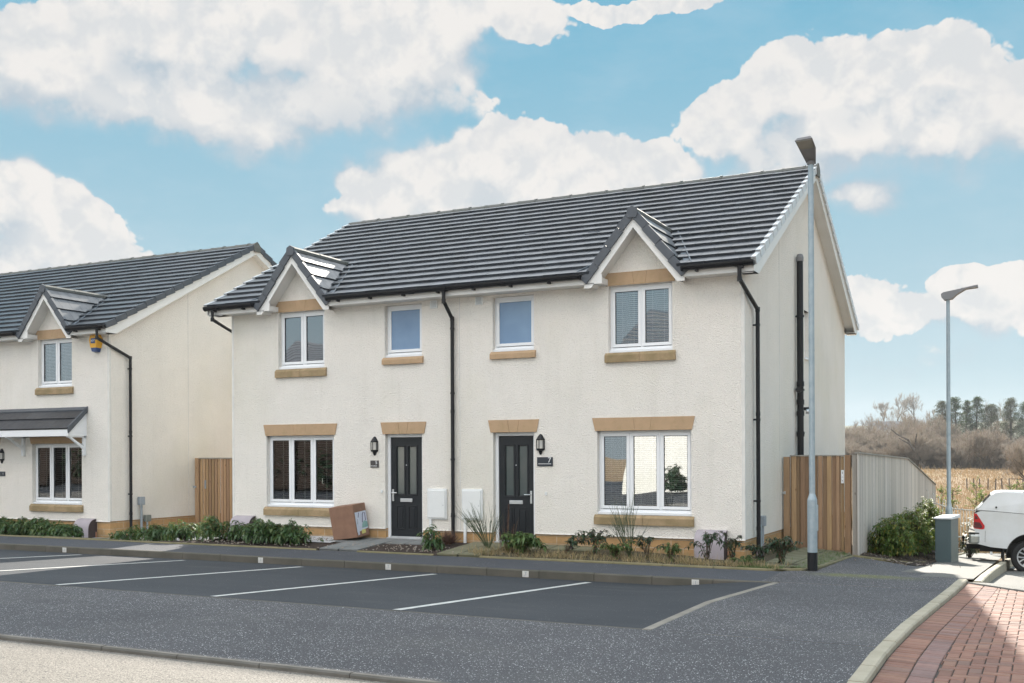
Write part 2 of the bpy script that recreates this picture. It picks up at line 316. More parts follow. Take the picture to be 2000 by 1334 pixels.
# ------------------------------------------------------------------ mesh building
class MB:
    def __init__(s): s.v = []; s.f = []; s.t = []
    def add(s, vs, fs, tone=None):
        o = len(s.v); s.v += [tuple(v) for v in vs]; s.f += [tuple(i+o for i in f) for f in fs]; s.t += [tone]*len(fs); return s
    def quad(s, a, b, c, d, tone=None): return s.add((a, b, c, d), ((0, 1, 2, 3),), tone)
    def poly(s, pts, tone=None): return s.add(pts, (tuple(range(len(pts))),), tone)
    def box(s, x0, x1, y0, y1, z0, z1, tone=None):
        x0, x1 = sorted((x0, x1)); y0, y1 = sorted((y0, y1)); z0, z1 = sorted((z0, z1))
        v = [(x, y, z) for z in (z0, z1) for y in (y0, y1) for x in (x0, x1)]
        return s.add(v, ((0, 2, 3, 1), (4, 5, 7, 6), (0, 1, 5, 4), (2, 6, 7, 3), (0, 4, 6, 2), (1, 3, 7, 5)), tone)
    def bev(s, x0, x1, y0, y1, z0, z1, r=.01, tone=None):
        # box whose 12 edges are chamfered
        x0, x1 = sorted((x0, x1)); y0, y1 = sorted((y0, y1)); z0, z1 = sorted((z0, z1)); r = min(r, (x1-x0)*.45, (y1-y0)*.45, (z1-z0)*.45)
        bm = bmesh.new(); bmesh.ops.create_cube(bm, size=1)
        for v in bm.verts: v.co = Vector(((x0+x1)/2+v.co.x*(x1-x0), (y0+y1)/2+v.co.y*(y1-y0), (z0+z1)/2+v.co.z*(z1-z0)))
        bmesh.ops.bevel(bm, geom=bm.edges[:], offset=r, segments=2, affect='EDGES', profile=.5)
        bm.verts.index_update(); s.add([v.co[:] for v in bm.verts], [[v.index for v in f.verts] for f in bm.faces], tone); bm.free(); return s
    def prism(s, pts, axis, a, b, tone=None):
        # pts: 2-D outline; axis: extrusion axis; the other two axes take the outline in order
        n = len(pts)
        def mk(p, q): return {'x': (q, p[0], p[1]), 'y': (p[0], q, p[1]), 'z': (p[0], p[1], q)}[axis]
        v = [mk(p, a) for p in pts]+[mk(p, b) for p in pts]
        f = [tuple(range(n))[::-1], tuple(range(n, 2*n))]+[(i, (i+1) % n, n+(i+1) % n, n+i) for i in range(n)]
        return s.add(v, f, tone)
    def slab(s, top, thick, tone=None):
        # closed slab under a planar polygon
        n = len(top); v = list(top)+[(p[0], p[1], p[2]-thick) for p in top]
        return s.add(v, [tuple(range(n)), tuple(range(n, 2*n))[::-1]]+[(i, n+i, n+(i+1) % n, (i+1) % n) for i in range(n)], tone)
    def tube(s, pts, r, n=8, cap=True, tone=None):
        pts = [Vector(p) for p in pts]; rs = r if isinstance(r, (list, tuple)) else [r]*len(pts); v = []; f = []
        prev = None
        for i, p in enumerate(pts):
            d = (pts[min(i+1, len(pts)-1)]-pts[max(i-1, 0)])
            if d.length < 1e-9: d = Vector((0, 0, 1))
            d.normalize()
            if prev is None:
                a = Vector((0, 0, 1)) if abs(d.z) < .9 else Vector((1, 0, 0)); u = d.cross(a).normalized()
            else:
                u = prev-d*prev.dot(d)
                u = u.normalized() if u.length > 1e-6 else d.orthogonal().normalized()
            prev = u; w = d.cross(u)
            for k in range(n):
                a = 2*math.pi*k/n; v.append(p+(u*math.cos(a)+w*math.sin(a))*rs[i])
        for i in range(len(pts)-1):
            for k in range(n): f.append((i*n+k, i*n+(k+1) % n, (i+1)*n+(k+1) % n, (i+1)*n+k))
        if cap: f.append(tuple(range(n))[::-1]); f.append(tuple((len(pts)-1)*n+k for k in range(n)))
        return s.add(v, f, tone)
    def lathe(s, prof, cx, cy, n=24, tone=None):
        v = []; f = []
        for r, z in prof:
            for k in range(n): a = 2*math.pi*k/n; v.append((cx+r*math.cos(a), cy+r*math.sin(a), z))
        for i in range(len(prof)-1):
            for k in range(n): f.append((i*n+k, i*n+(k+1) % n, (i+1)*n+(k+1) % n, (i+1)*n+k))
        f.append(tuple(range(n))[::-1]); f.append(tuple((len(prof)-1)*n+k for k in range(n)))
        return s.add(v, f, tone)
    def obj(s, name, mat, parent=None, smooth=False, mats=None):
        me = bpy.data.meshes.new(name); me.from_pydata(s.v, [], s.f); me.materials.append(MT[mat] if isinstance(mat, str) else mat)
        if any(x is not None for x in s.t):
            at = me.attributes.new('tone', 'FLOAT_COLOR', 'FACE'); arr = np.ones((len(s.f), 4), np.float32)
            for i, x in enumerate(s.t):
                if x is not None:
                    if isinstance(x, (int, float)): arr[i, :3] = x
                    else: arr[i, :3] = x
            at.data.foreach_set('color', arr.ravel())
        me.validate(); me.update()
        if smooth: 
            me.polygons.foreach_set('use_smooth', [True]*len(me.polygons))
        o = bpy.data.objects.new(name, me); COL.objects.link(o)
        if parent: o.parent = parent
        return o
def tone_attr(me, arr):
    at = me.attributes.new('tone', 'FLOAT_COLOR', 'FACE'); a = np.ones((len(arr), 4), np.float32); a[:, :3] = arr; at.data.foreach_set('color', a.ravel())
def npmesh(name, V, F, mat, parent=None, tones=None):
    me = bpy.data.meshes.new(name); V = np.asarray(V, np.float32); F = np.asarray(F, np.int32); k = F.shape[1]
    me.vertices.add(len(V)); me.vertices.foreach_set('co', V.ravel()); me.loops.add(F.size); me.loops.foreach_set('vertex_index', F.ravel())
    me.polygons.add(len(F)); me.polygons.foreach_set('loop_start', np.arange(0, F.size, k, dtype=np.int32)); me.polygons.foreach_set('loop_total', np.full(len(F), k, np.int32))
    me.materials.append(MT[mat] if isinstance(mat, str) else mat)
    if tones is not None: tone_attr(me, tones)
    me.update(); me.validate()
    o = bpy.data.objects.new(name, me); COL.objects.link(o)
    if parent: o.parent = parent
    return o
def tag(o, label=None, cat=None, group=None, kind=None):
    if label: o['label'] = label
    if cat: o['category'] = cat
    if group: o['group'] = group
    if kind: o['kind'] = kind
    return o
def thing(name, label, cat, loc=(0, 0, 0), rz=0, group=None):
    o = bpy.data.objects.new(name, None); COL.objects.link(o); o.location = loc; o.rotation_euler = (0, 0, rz); o.empty_display_size = .2
    return tag(o, label, cat, group)
def struct(o, label=None, cat=None): o['kind'] = 'structure'; return o
def copy_tree(o, parent=None):
    c = o.copy(); COL.objects.link(c)
    if parent: c.parent = parent
    for ch in list(o.children): copy_tree(ch, c)
    return c
def cl(a, l, h): return max(l, min(h, a))
# ------------------------------------------------------------------ heights of the ground
def H(x, y):
    f = cl((x-.6)/1.9, 0, 1); z = 0
    if y < -2.8: z = min(.1, .1*(-2.8-y)/5.2)
    return z-.06*f*max(0, min(y, 16)+1.5)
def G(x, y):
    if x > -.3: w = 0
    elif x > -3: w = .12*(-.3-x)/2.7
    elif x > -11: w = .12
    elif x > -12.5: w = .12-.27*(-11-x)/1.5
    else: w = -.15
    t = cl((y+1.45)/1.45, 0, 1); return .02*(1-t)+w*t
# ------------------------------------------------------------------ the house type
XL = -11.24; DEP = 10.0; EAVE = 4.86; RY = 5.03; RZ = 7.84; EY = -.34; EZ = 5.02
SL = (RZ-EZ)/(RY-EY)                                   # roof slope
def roofz(y): return EZ+(y-EY)*SL
GC = -1.88; GW = .93; GZ0 = 4.93; GZ1 = 6.10; GS = (GZ1-GZ0)/GW     # gablet centre, half width, foot, apex, slope
def wall_quads(mb, x0, x1, z0, z1, holes, y, depth=.12):
    xs = sorted({x0, x1, *[h[0] for h in holes], *[h[1] for h in holes]}); zs = sorted({z0, z1, *[h[2] for h in holes], *[h[3] for h in holes]})
    for i in range(len(xs)-1):
        for j in range(len(zs)-1):
            cx = (xs[i]+xs[i+1])/2; cz = (zs[j]+zs[j+1])/2
            if any(h[0] < cx < h[1] and h[2] < cz < h[3] for h in holes): continue
            mb.quad((xs[i], y, zs[j]), (xs[i+1], y, zs[j]), (xs[i+1], y, zs[j+1]), (xs[i], y, zs[j+1]))
    for a, b, c, d in holes:
        mb.quad((a, y, c), (a, y, d), (a, y+depth, d), (a, y+depth, c)); mb.quad((b, y, d), (b, y, c), (b, y+depth, c), (b, y+depth, d))
        mb.quad((a, y, d), (b, y, d), (b, y+depth, d), (a, y+depth, d))
        if abs(c-.34) > .001: mb.quad((b, y, c), (a, y, c), (a, y+depth, c), (b, y+depth, c))
def tiles(mb, x0, x1, rng, front=True, cuts=(), tw=.30, seed=1):
    # courses of flat interlocking tiles, each tile a slab of its own with a slightly different pitch
    rng = random.Random(seed); L = math.hypot(RY-EY, RZ-EZ); n = 17; c = L/n
    ux, uz = (RY-EY)/L, (RZ-EZ)/L; nx, nz = -uz, ux
    def P(x, s, h):
        y = EY+ux*s+nx*h; z = EZ+uz*s+nz*h
        if not front: y = 2*RY-y
        return (x, y, z)
    for k in range(n):
        s0 = k*c-.015; s1 = (k+1)*c+.03; zt = EZ+uz*s0
        off = (k % 2)*tw/2
        i0 = int(math.floor((x0-off)/tw)); i1 = int(math.ceil((x1-off)/tw))
        for i in range(i0, i1+1):
            a = max(x0, i*tw+off+.0025); b = min(x1, (i+1)*tw+off-.0025)
            if b-a < .02: continue
            spans = [(a, b)]
            for (xc, zap, slope) in cuts:
                w = (zap-(EZ+uz*(s0+.12)))/slope-.03
                if w > .02:
                    ns = []
                    for (p, q) in spans:
                        if q <= xc-w or p >= xc+w: ns.append((p, q)); continue
                        if p < xc-w: ns.append((p, xc-w))
                        if q > xc+w: ns.append((xc+w, q))
                    spans = ns
            j = rng.uniform(-.0025, .0025); j2 = rng.uniform(-.0012, .0012); g = rng.uniform(.70, 1.32)
            if rng.random() < .04: g *= 1.35
            for (p, q) in spans:
                if q-p < .015: continue
                h0a = .062+j; h0b = .062+j+j2; h1 = .012
                v = [P(p, s0, h0a), P(q, s0, h0b), P(q, s1, h1), P(p, s1, h1), P(p, s0+.002, -.002), P(q, s0+.002, -.002), P(q, s1, -.012), P(p, s1, -.012)]
                f = [(0, 1, 2, 3), (4, 5, 1, 0), (0, 3, 7, 4), (5, 6, 2, 1)] if front else [(3, 2, 1, 0), (0, 1, 5, 4), (4, 7, 3, 0), (1, 2, 6, 5)]
                mb.add(v, f, (g, g, g*rng.uniform(.98, 1.04)))
    return c
def window(root, x0, x1, z0, z1, panes, lint=None, sill=None, blinds=None, glass='glass', sillmat='sill', wname='window', rng=None, tapes=False):
    y0 = .10; t = .07; fw = .055
    f = MB(); f.bev(x0, x1, y0, y0+t, z1-.05, z1, .006); f.bev(x0, x1, y0, y0+t, z0, z0+.05, .006)
    f.bev(x0, x0+.05, y0, y0+t, z0+.05, z1-.05, .006); f.bev(x1-.05, x1, y0, y0+t, z0+.05, z1-.05, .006)
    wid = (x1-x0-.06)/panes; zb = z0+.06; zt = z1-.045
    o = None; pn = []
    for k in range(panes):
        a = x0+.03+k*wid; b = a+wid
        if k: f.box(a-.022, a+.022, y0-.001, y0+t-.003, z0+.05, z1-.05)
        # opening sash, 12 mm proud of the frame
        a2 = a+.012; b2 = b-.012; s = fw
        for bx in ((a2, b2, zt-s, zt), (a2, b2, zb, zb+s), (a2, a2+s, zb+s, zt-s), (b2-s, b2, zb+s, zt-s)): f.bev(bx[0], bx[1], y0-.014, y0+.03, bx[2], bx[3], .005)
        # dark gasket line round the pane
        pn.append((a2+s, b2-s, zb+s, zt-s))
    f.bev(x0-.015, x1+.005, y0-.075, y0+.01, z0-.045, z0+.004, .006)      # projecting sub-sill
    w = f.obj(wname, 'upvc', root)
    for (a, b, c, d) in pn:
        MB().quad((a, y0+.012, c), (b, y0+.012, c), (b, y0+.012, d), (a, y0+.012, d)).obj('pane', glass, w)
        g = MB(); e = .008
        for bx in ((a, b, d-e, d), (a, b, c, c+e), (a, a+e, c+e, d-e), (b-e, b, c+e, d-e)): g.box(bx[0], bx[1], y0-.001, y0+.006, bx[2], bx[3])
        if glass != 'frost': g.obj('gasket', 'black', w)
    if glass != 'frost':
        r = MB(); yb = 1.0; e = .001
        r.quad((x0, yb, z0), (x1, yb, z0), (x1, yb, z1), (x0, yb, z1)); r.quad((x0, y0+t+e, z0), (x0, yb, z0), (x0, yb, z1), (x0, y0+t+e, z1)); r.quad((x1, y0+t+e, z0), (x1, yb, z0), (x1, yb, z1), (x1, y0+t+e, z1))
        r.quad((x0, y0+t+e, z1), (x1, y0+t+e, z1), (x1, yb, z1), (x0, yb, z1)); r.quad((x0, y0+t+e, z0), (x1, y0+t+e, z0), (x1, yb, z0), (x0, yb, z0)); r.obj('window_recess', 'dark', w)
        if blinds:
            pitch, tilt, top = blinds
            for (a, b, c, d) in pn:
                s = MB(); z = d-.03; hw = pitch*.48; ct, st = math.cos(tilt), math.sin(tilt); yb = y0+.10
                while z > c+(d-c)*(1-top):
                    v = [(a-.02, yb-hw*ct, z-hw*st), (b+.02, yb-hw*ct, z-hw*st), (b+.02, yb, z+.0025), (a-.02, yb, z+.0025), (b+.02, yb+hw*ct, z+hw*st), (a-.02, yb+hw*ct, z+hw*st)]
                    s.add(v, ((0, 1, 2, 3), (3, 2, 4, 5))); z -= pitch
                for q in ((.5,) if tapes else (.25, .75)):
                    xx = a+(b-a)*q; ww = .012 if tapes else .003; s.box(xx-ww, xx+ww, yb-hw-.004, yb-hw-.002, c, d)
                s.obj('blind', 'blinddark' if tapes else 'blind', w)
    if lint:
        a, b, c, d, fl = lint
        L = MB(); yy = -.018; m = (a+b)/2; kw = (b-a)*.06+.02; kt = kw+.035; g = .004
        def blk(b0, b1, t0, t1): L.prism([(b0, c), (b1, c), (t1, d), (t0, d)], 'y', yy, .12)
        blk(a+fl, m-kw-g, a, m-kt-g); blk(m-kw, m+kw, m-kt, m+kt); blk(m+kw+g, b-fl, m+kt+g, b)
        L.obj('lintel', 'stone', w)
    if sill:
        a, b, c, d = sill; S = MB(); n = 2 if b-a > 1.1 else 1; wd = (b-a)/n
        for k in range(n):
            p = a+k*wd+(.003 if k else 0); q = a+(k+1)*wd-(.003 if k < n-1 else 0)
            S.prism([(-.055, c), (.10, c), (.10, d), (-.005, d), (-.055, d-.05)], 'x', p, q)
        S.obj('sill', sillmat, w)
    return w
def door(root, x0, x1, z0, z1, handle_left, glass='doorglass'):
    y0 = .09; f = MB(); f.bev(x0, x0+.065, y0, y0+.08, z0, z1, .006); f.bev(x1-.065, x1, y0, y0+.08, z0, z1, .006); f.bev(x0+.065, x1-.065, y0, y0+.08, z1-.065, z1, .006)
    d = MB(); a, b, c, e = x0+.07, x1-.07, z0+.055, z1-.07
    W_ = b-a; gx = [(a+W_*.19, a+W_*.42), (a+W_*.58, a+W_*.81)]; gz = (c+(e-c)*.43, c+(e-c)*.905)
    wall_quads(d, a, b, c, e, [(p, q, gz[0], gz[1]) for p, q in gx], y0+.02, .03)
    for (p, q) in gx:
        for bx in ((p-.035, q+.035, gz[1]+.012, gz[1]+.035), (p-.035, q+.035, gz[0]-.035, gz[0]-.012), (p-.035, p-.012, gz[0]-.012, gz[1]+.012), (q+.012, q+.035, gz[0]-.012, gz[1]+.012)):
            d.bev(bx[0], bx[1], y0+.008, y0+.022, bx[2], bx[3], .005)
        lz = (c+.13, c+(e-c)*.315)
        for bx in ((p-.02, q+.02, lz[1]-.025, lz[1]), (p-.02, q+.02, lz[0], lz[0]+.025), (p-.02, p+.005, lz[0]+.025, lz[1]-.025), (q-.005, q+.02, lz[0]+.025, lz[1]-.025)):
            d.bev(bx[0], bx[1], y0+.008, y0+.022, bx[2], bx[3], .006)
        d.bev(p+.03, q-.03, y0+.006, y0+.022, lz[0]+.05, lz[1]-.05, .012)
    D = d.obj('front_door', 'door', root); f.obj('door_frame', 'upvc', D)
    g = MB()
    for (p, q) in gx: g.quad((p, y0+.045, gz[0]), (q, y0+.045, gz[0]), (q, y0+.045, gz[1]), (p, y0+.045, gz[1]))
    g.obj('glass_panel', glass, D)
    m = (a+b)/2; zl = c+(e-c)*.365; MB().bev(m-.14, m+.14, y0-.002, y0+.022, zl-.035, zl+.035, .006).obj('letterbox', 'chrome', D)
    hx = a+.05 if handle_left else b-.05; sg = 1 if handle_left else -1; hz = c+(e-c)*.44
    h = MB(); h.bev(hx-.02, hx+.02, y0+.004, y0+.02, hz-.17, hz+.07, .005); h.tube([(hx, y0+.01, hz), (hx, y0-.04, hz), (hx+sg*.12, y0-.045, hz)], .011, 8); h.obj('handle', 'chrome', D)
    MB().lathe([(.012, 0), (.012, .01), (.006, .012)], 0, 0, 10).obj('spyhole', 'chrome', D)
    sp = D.children[-1]; sp.rotation_euler = (R(90), 0, 0); sp.location = (m, y0+.02, c+(e-c)*.72)
    s = MB(); s.bev(x0+.0, x1, y0-.06, y0+.07, z0, z0+.03, .004); s.bev(x0+.065, x1-.065, y0-.03, y0+.07, z0+.03, z0+.052, .004); s.obj('threshold', 'chrome', D)
    return D
def gablet(root, xc, side, vergemat='slate'):
    # little gable over an upper window, its ridge running back into the main slope
    s = 1; zr = GZ1; yr = EY+(zr-EZ)/SL+.05; yf = -.31
    wall = MB(); wall.prism([(xc-(5.86-4.902)/GS, 4.902), (xc+(5.86-4.902)/GS, 4.902), (xc, 5.88)], 'y', 0.0, .10)
    g = wall.obj('gablet', 'render', root)
    t = MB(); rng = random.Random(int(xc*100))
    # courses on the two pitches
    Ls = math.hypot(GW, GZ1-GZ0); ux, uz = GW/Ls, (GZ1-GZ0)/Ls; n = 4; c = Ls/n
    for sg in (-1, 1):
        for k in range(n):
            s0 = k*c-.012; s1 = (k+1)*c+.01
            def yb(s_):      # where this height meets the main roof
                z = GZ0+uz*s_; return EY+(z-EZ)/SL+.10
            def P(s_, h, y): return (xc+sg*(GW-ux*s_+uz*h), y, GZ0+uz*s_+ux*h)
            y = yf+.012; ye0 = max(yb(max(s0, 0)), yf+.2); ye1 = max(yb(s1), yf+.2); m = 0
            while y < ye1-.02:
                w = .30 if m or k % 2 else .15; q = min(y+w-.004, ye1); q0 = min(q, ye0); y0_ = min(y, ye0)
                a = rng.uniform(.85, 1.25)
                v = [P(s0, .040, y0_), P(s0, .040, q0), P(s1, .012, q), P(s1, .012, y), P(s0, .0, y0_), P(s0, .0, q0), P(s1, -.01, q), P(s1, -.01, y)]
                t.add(v, ((0, 1, 2, 3), (4, 5, 1, 0), (0, 3, 7, 4), (5, 6, 2, 1)), (a, a, a)); y += w; m += 1
    t.obj('gablet_roof', 'tile', g)
    r = MB(); y = yf-.03; rr = .085; k = 0
    while y < yr-.02:
        q = min(y+.45, yr); hh = .012*(k % 2 == 0)
        pts = [(xc+math.sin(a)*(rr+.012+hh*.3), zr-.05+math.cos(a)*(rr+hh*.3)) for a in [R(u) for u in (-105, -65, -30, 0, 30, 65, 105)]]
        r.prism(pts, 'y', y, q-.004); y = q; k += 1
    r.obj('ridge_tile', 'ridge', g)
    # angular end cap and verge units on the two rakes
    v = MB(); v.prism([(xc-.10, zr-.09), (xc-.075, zr-.155), (xc+.075, zr-.155), (xc+.10, zr-.09), (xc+.085, zr+.005), (xc, zr+.05), (xc-.085, zr+.005)], 'y', yf-.06, yf-.02)
    for sg in (-1, 1):
        for k in range(4):
            s0 = k*c-.03; s1 = (k+1)*c+(-.038 if k < 3 else -.05)
            def Q(s_, h): return (xc+sg*(GW-ux*s_+uz*h), GZ0+uz*s_+ux*h)
            pts = [Q(s0, .062), Q(s1, .036), Q(s1, -.105), Q(s0, -.088)]
            if sg < 0: pts = pts[::-1]
            v.prism(pts, 'y', yf-.045+(.004*(k % 2)), yf+.03)
    v.obj('verge_cap', vergemat, g)
    b = MB()
    for sg in (-1, 1):
        o0 = .045; th = .165
        top0 = (xc+sg*(GW-.015), GZ0-.035); 
        A = (xc+sg*.0, GZ1-.055); B = (xc+sg*(GW+.0), GZ0-.055)
        dz = th/ux
        pts = [(A[0], A[1]), (B[0], B[1]), (B[0]-sg*.0, B[1]-.10), (B[0]-sg*(dz-.10)/GS, B[1]-.10), (A[0], A[1]-dz)]
        b.prism(pts if sg > 0 else pts[::-1], 'y', yf-.002, yf+.02)
        # soffit under the rake, back to the wall
        b.prism([(A[0], A[1]-dz+.012), (B[0]-sg*(dz-.10)/GS+sg*.01, B[1]-.088), (B[0]-sg*(dz-.10)/GS+sg*.02, B[1]-.078), (A[0], A[1]-dz+.024)][::(1 if sg > 0 else -1)], 'y', yf+.02, .004)
    b.obj('bargeboard', 'fascia', g)
    # lead in the two valleys
    l = MB()
    for sg in (-1, 1):
        p0 = Vector((xc+sg*(GW+.03), EY+.03, EZ+.035)); p1 = Vector((xc+sg*.02, yr+.03, GZ1+.03)); d = Vector((sg*.085, -.02, .012)); e = Vector((-sg*.05, .05, .05))
        l.quad(p0+d, p1+d, p1+e, p0+e) if sg > 0 else l.quad(p0+e, p1+e, p1+d, p0+d)
        l.tube([p0+d*1.15+Vector((0, 0, .012)), p1+d*1.15+Vector((0, 0, .012))], .014, 6)
    l.obj('valley', 'lead', g)
    return g
def gutter(root, x0, x1, outlets=()):
    yc = EY-.045; zc = EZ-.012; rr = .066
    m = MB(); n = 9; a = [math.pi+math.pi*i/n for i in range(n+1)]
    sec = [(yc+rr*math.cos(t), zc+rr*math.sin(t)*1.15) for t in a]+[(yc+(rr-.006)*math.cos(t), zc+(rr-.006)*math.sin(t)*1.15) for t in a[::-1]]
    m.prism(sec, 'x', x0, x1)
    m.prism([(yc-rr-.006, zc-.012), (yc-rr+.004, zc-.012), (yc-rr+.004, zc+.008), (yc-rr-.006, zc+.008)], 'x', x0, x1)
    x = x0+.25
    full = [(yc+(rr+.006)*math.cos(t), zc+(rr+.006)*math.sin(t)*1.15) for t in a]
    for e in (x0, x1): m.prism(full, 'x', e-.012, e+.012)
    while x < x1-.1:
        m.box(x-.018, x+.018, yc-.03, yc+.07, zc-.105, zc-.06); x += .78
    x = x0+2
    while x < x1-1: m.prism(full, 'x', x-.05, x+.05); x += 2.0
    for ox in outlets: m.prism([(yc+.085*math.cos(t), zc+.005+.09*math.sin(t)) for t in a], 'x', ox-.08, ox+.08)
    return m.obj('gutter', 'black', root)
def downpipe(root, pts, brackets, bdir, r=.036):
    m = MB(); m.tube(pts, r, 12)
    for p in (pts[0], pts[1], pts[2]): m.tube([(p[0], p[1], p[2]-.04), (p[0], p[1], p[2]+.04)], r+.006, 12)
    base = pts[-2]; zt = base[2]; z = zt-1.75
    while z > .4: m.tube([(base[0], base[1], z-.035), (base[0], base[1], z+.035)], r+.005, 12); z -= 2.0
    o = m.obj('downpipe', 'black', root, smooth=False)
    for z in brackets:
        b = MB(); b.tube([(base[0], base[1], z-.018), (base[0], base[1], z+.018)], r+.008, 12)
        d = Vector(bdir); p = Vector((base[0], base[1], z)); q = p+d
        b.box(min(p.x, q.x)-.012, max(p.x, q.x)+.012, min(p.y, q.y)-.012, max(p.y, q.y)+.012, z-.014, z+.014)
        b.obj('bracket', 'black', o)
    return o
def house(name, label, loc, canopy=False, gut=None):
    h = thing(name, label, 'house', loc)
    mir = lambda a, b: (XL-b, XL-a)
    GF = (-2.70, -.94, .72, 2.23); UP = (-2.47, -1.27, 3.63, 4.83); SM = (-4.83, -3.96, 3.76, 4.80); DR = (-4.83, -3.96, .13, 2.23)
    holes = [GF, UP, SM, (DR[0], DR[1], .34, DR[3])]; holes += [(*mir(q[0], q[1]), q[2], q[3]) for q in holes[:3]]+[(*mir(DR[0], DR[1]), .34, DR[3])]
    w = MB(); wall_quads(w, XL, 0, .34, 4.90, holes, 0)
    # gable walls, with a narrow opening on the right one
    def gab(x, flip):
        zt = lambda y: roofz(y if y <= RY else 2*RY-y)-.05
        ys = [0, 4.97, 5.42, DEP]
        for a, b, z0, z1 in ((0, 4.97, .34, None), (5.42, DEP, .34, None), (4.97, 5.42, .34, 3.84), (4.97, 5.42, 4.84, None)):
            if z1 is None:
                top = [(x, b, zt(b))]+([(x, RY, zt(RY))] if a < RY < b else [])+[(x, a, zt(a))]
            else: top = [(x, b, z1), (x, a, z1)]
            P = [(x, a, z0), (x, b, z0)]+top; w.poly(P if not flip else P[::-1])
        w.quad((x, 4.97, 3.84), (x, 4.97, 4.84), (x-.12 if not flip else x+.12, 4.97, 4.84), (x-.12 if not flip else x+.12, 4.97, 3.84))
        w.quad((x, 5.42, 4.84), (x, 5.42, 3.84), (x-.12 if not flip else x+.12, 5.42, 3.84), (x-.12 if not flip else x+.12, 5.42, 4.84))
    gab(0, False); gab(XL, True)
    w.quad((XL, DEP, .3), (0, DEP, .3), (0, DEP, 5.2), (XL, DEP, 5.2))
    # bell-cast drip above the blockwork
    for a, b in ((XL, mir(DR[0], DR[1])[0]), (mir(DR[0], DR[1])[1], DR[0]), (DR[1], 0)): w.prism([(-.0005, .352), (-.014, .338), (-.014, .326), (0.018, .326), (.018, .352)], 'x', a, b)
    w.obj('wall', 'render', h)
    p = MB(); segs = [(XL, mir(DR[0], DR[1])[0]), (mir(DR[0], DR[1])[1], DR[0]), (DR[1], 0)]
    for a, b in segs: p.quad((a+(.02 if a == XL else 0), .02, -.5), (b-(.02 if b == 0 else 0), .02, -.5), (b-(.02 if b == 0 else 0), .02, .342), (a+(.02 if a == XL else 0), .02, .342))
    for a in (DR[0], DR[1], *mir(DR[0], DR[1])): p.quad((a, .02, -.5), (a, .14, -.5), (a, .14, .342), (a, .02, .342))
    for a, b in segs: p.quad((a, 0, .341), (b, 0, .341), (b, .03, .341), (a, .03, .341))
    p.obj('plinth', 'block_x', h)
    for x_ in (-.02, XL+.02): MB().quad((x_, .02, -1.2), (x_, DEP-.02, -1.2), (x_, DEP-.02, .342), (x_, .02, .342)).obj('side_plinth', 'block_y', h)
    for x, s in ((0, 1), (XL, -1)):      # smooth bead at the corners and the movement joints
        b = MB(); b.prism([(x-.0*s, .055), (x+.004*s, .055), (x+.004*s, -.004), (x-.055*s, -.004), (x-.055*s, -.0003), (x, -.0003)], 'z', .34, 4.86); b.obj('corner_bead', 'bead', h)
    MB().box(-5.56, -5.545, -.004, 0, .34, 4.86).obj('movement_joint', 'bead', h)
    MB().box(0, .004, 2.62, 2.635, .34, 6.3).obj('movement_joint', 'bead', h)
    # windows and doors
    BL = (.036, R(12), 1.0)
    for mi in (False, True):
        f = (lambda a, b: mir(a, b)) if mi else (lambda a, b: (a, b))
        dark = mi or canopy
        window(h, *f(GF[0], GF[1]), GF[2]+.045, GF[3], 3, lint=(*f(-2.79, -.87), 2.23, 2.465, .055), sill=(*f(-2.75, -.89), .545, .72), blinds=(.036, R(20), 1.0) if not dark else (.048, R(-15), 1.0), glass='glass2' if dark else 'glass', tapes=dark)
        window(h, *f(UP[0], UP[1]), UP[2]+.045, UP[3], 2, lint=(*f(-2.56, -1.18), 4.835, 5.065, .05), sill=(*f(-2.53, -1.21), 3.455, 3.63), blinds=(.036, R(30), 1.0) if not mi else ((.040, R(15), 1.0) if canopy else None), glass='glass')
        window(h, *f(SM[0], SM[1]), SM[2]+.045, SM[3], 1, sill=(*f(-4.87, -3.92), 3.62, 3.76), glass='frost', sillmat='stone')
        D = door(h, *f(DR[0], DR[1]), DR[2], DR[3], handle_left=mi)
        L = MB(); a, b_ = f(-4.93, -3.86); m = (a+b_)/2
        for q in ([(a+.05, 2.23), (m-.085, 2.23), (m-.125, 2.465), (a, 2.465)], [(m-.08, 2.23), (m+.08, 2.23), (m+.12, 2.465), (m-.12, 2.465)], [(m+.085, 2.23), (b_-.05, 2.23), (b_, 2.465), (m+.125, 2.465)]): L.prism(q, 'y', -.018, .12)
        L.obj('lintel', 'stone', D)
        gablet(h, f(GC, GC)[0], mi)
        vx = f(-5.20, -5.03); v = MB(); v.bev(vx[0], vx[1], -.02, .0, 4.675, 4.835, .008); vv = v.obj('vent', 'meter', h)
        g = MB(); [g.box(vx[0]+.025, vx[1]-.025, -.024, -.019, 4.70+i*.022, 4.708+i*.022) for i in range(6)]; g.obj('louvre', 'grey', vv)
    # narrow side window
    s = MB(); s.bev(-.14, -.08, 4.97, 5.42, 3.84, 4.84, .005); s.bev(-.09, .03, 4.95, 5.44, 3.80, 3.84, .005); s.obj('side_window', 'upvc', h)
    # roof
    xa, xb = XL-.43, .27; mc = mir(GC, GC)[0]
    t = MB(); cuts = [(GC, GZ1+.02, GS), (mc, GZ1+.02, GS)]
    tiles(t, xa, xb, None, True, cuts, seed=3); tiles(t, xa, xb, None, False, (), tw=.9, seed=5)
    # underlay closing the roof below the tiles
    hw = .62
    for s0, s1 in ((xa+.02, mc-GW), (mc+GW, GC-GW), (GC+GW, xb-.02)): t.quad((s0, EY+.02, EZ-.03), (s1, EY+.02, EZ-.03), (s1, .65, roofz(.65)-.04), (s0, .65, roofz(.65)-.04), .3)
    t.quad((xa+.02, .65, roofz(.65)-.04), (xb-.02, .65, roofz(.65)-.04), (xb-.02, RY, RZ-.04), (xa+.02, RY, RZ-.04), .3)
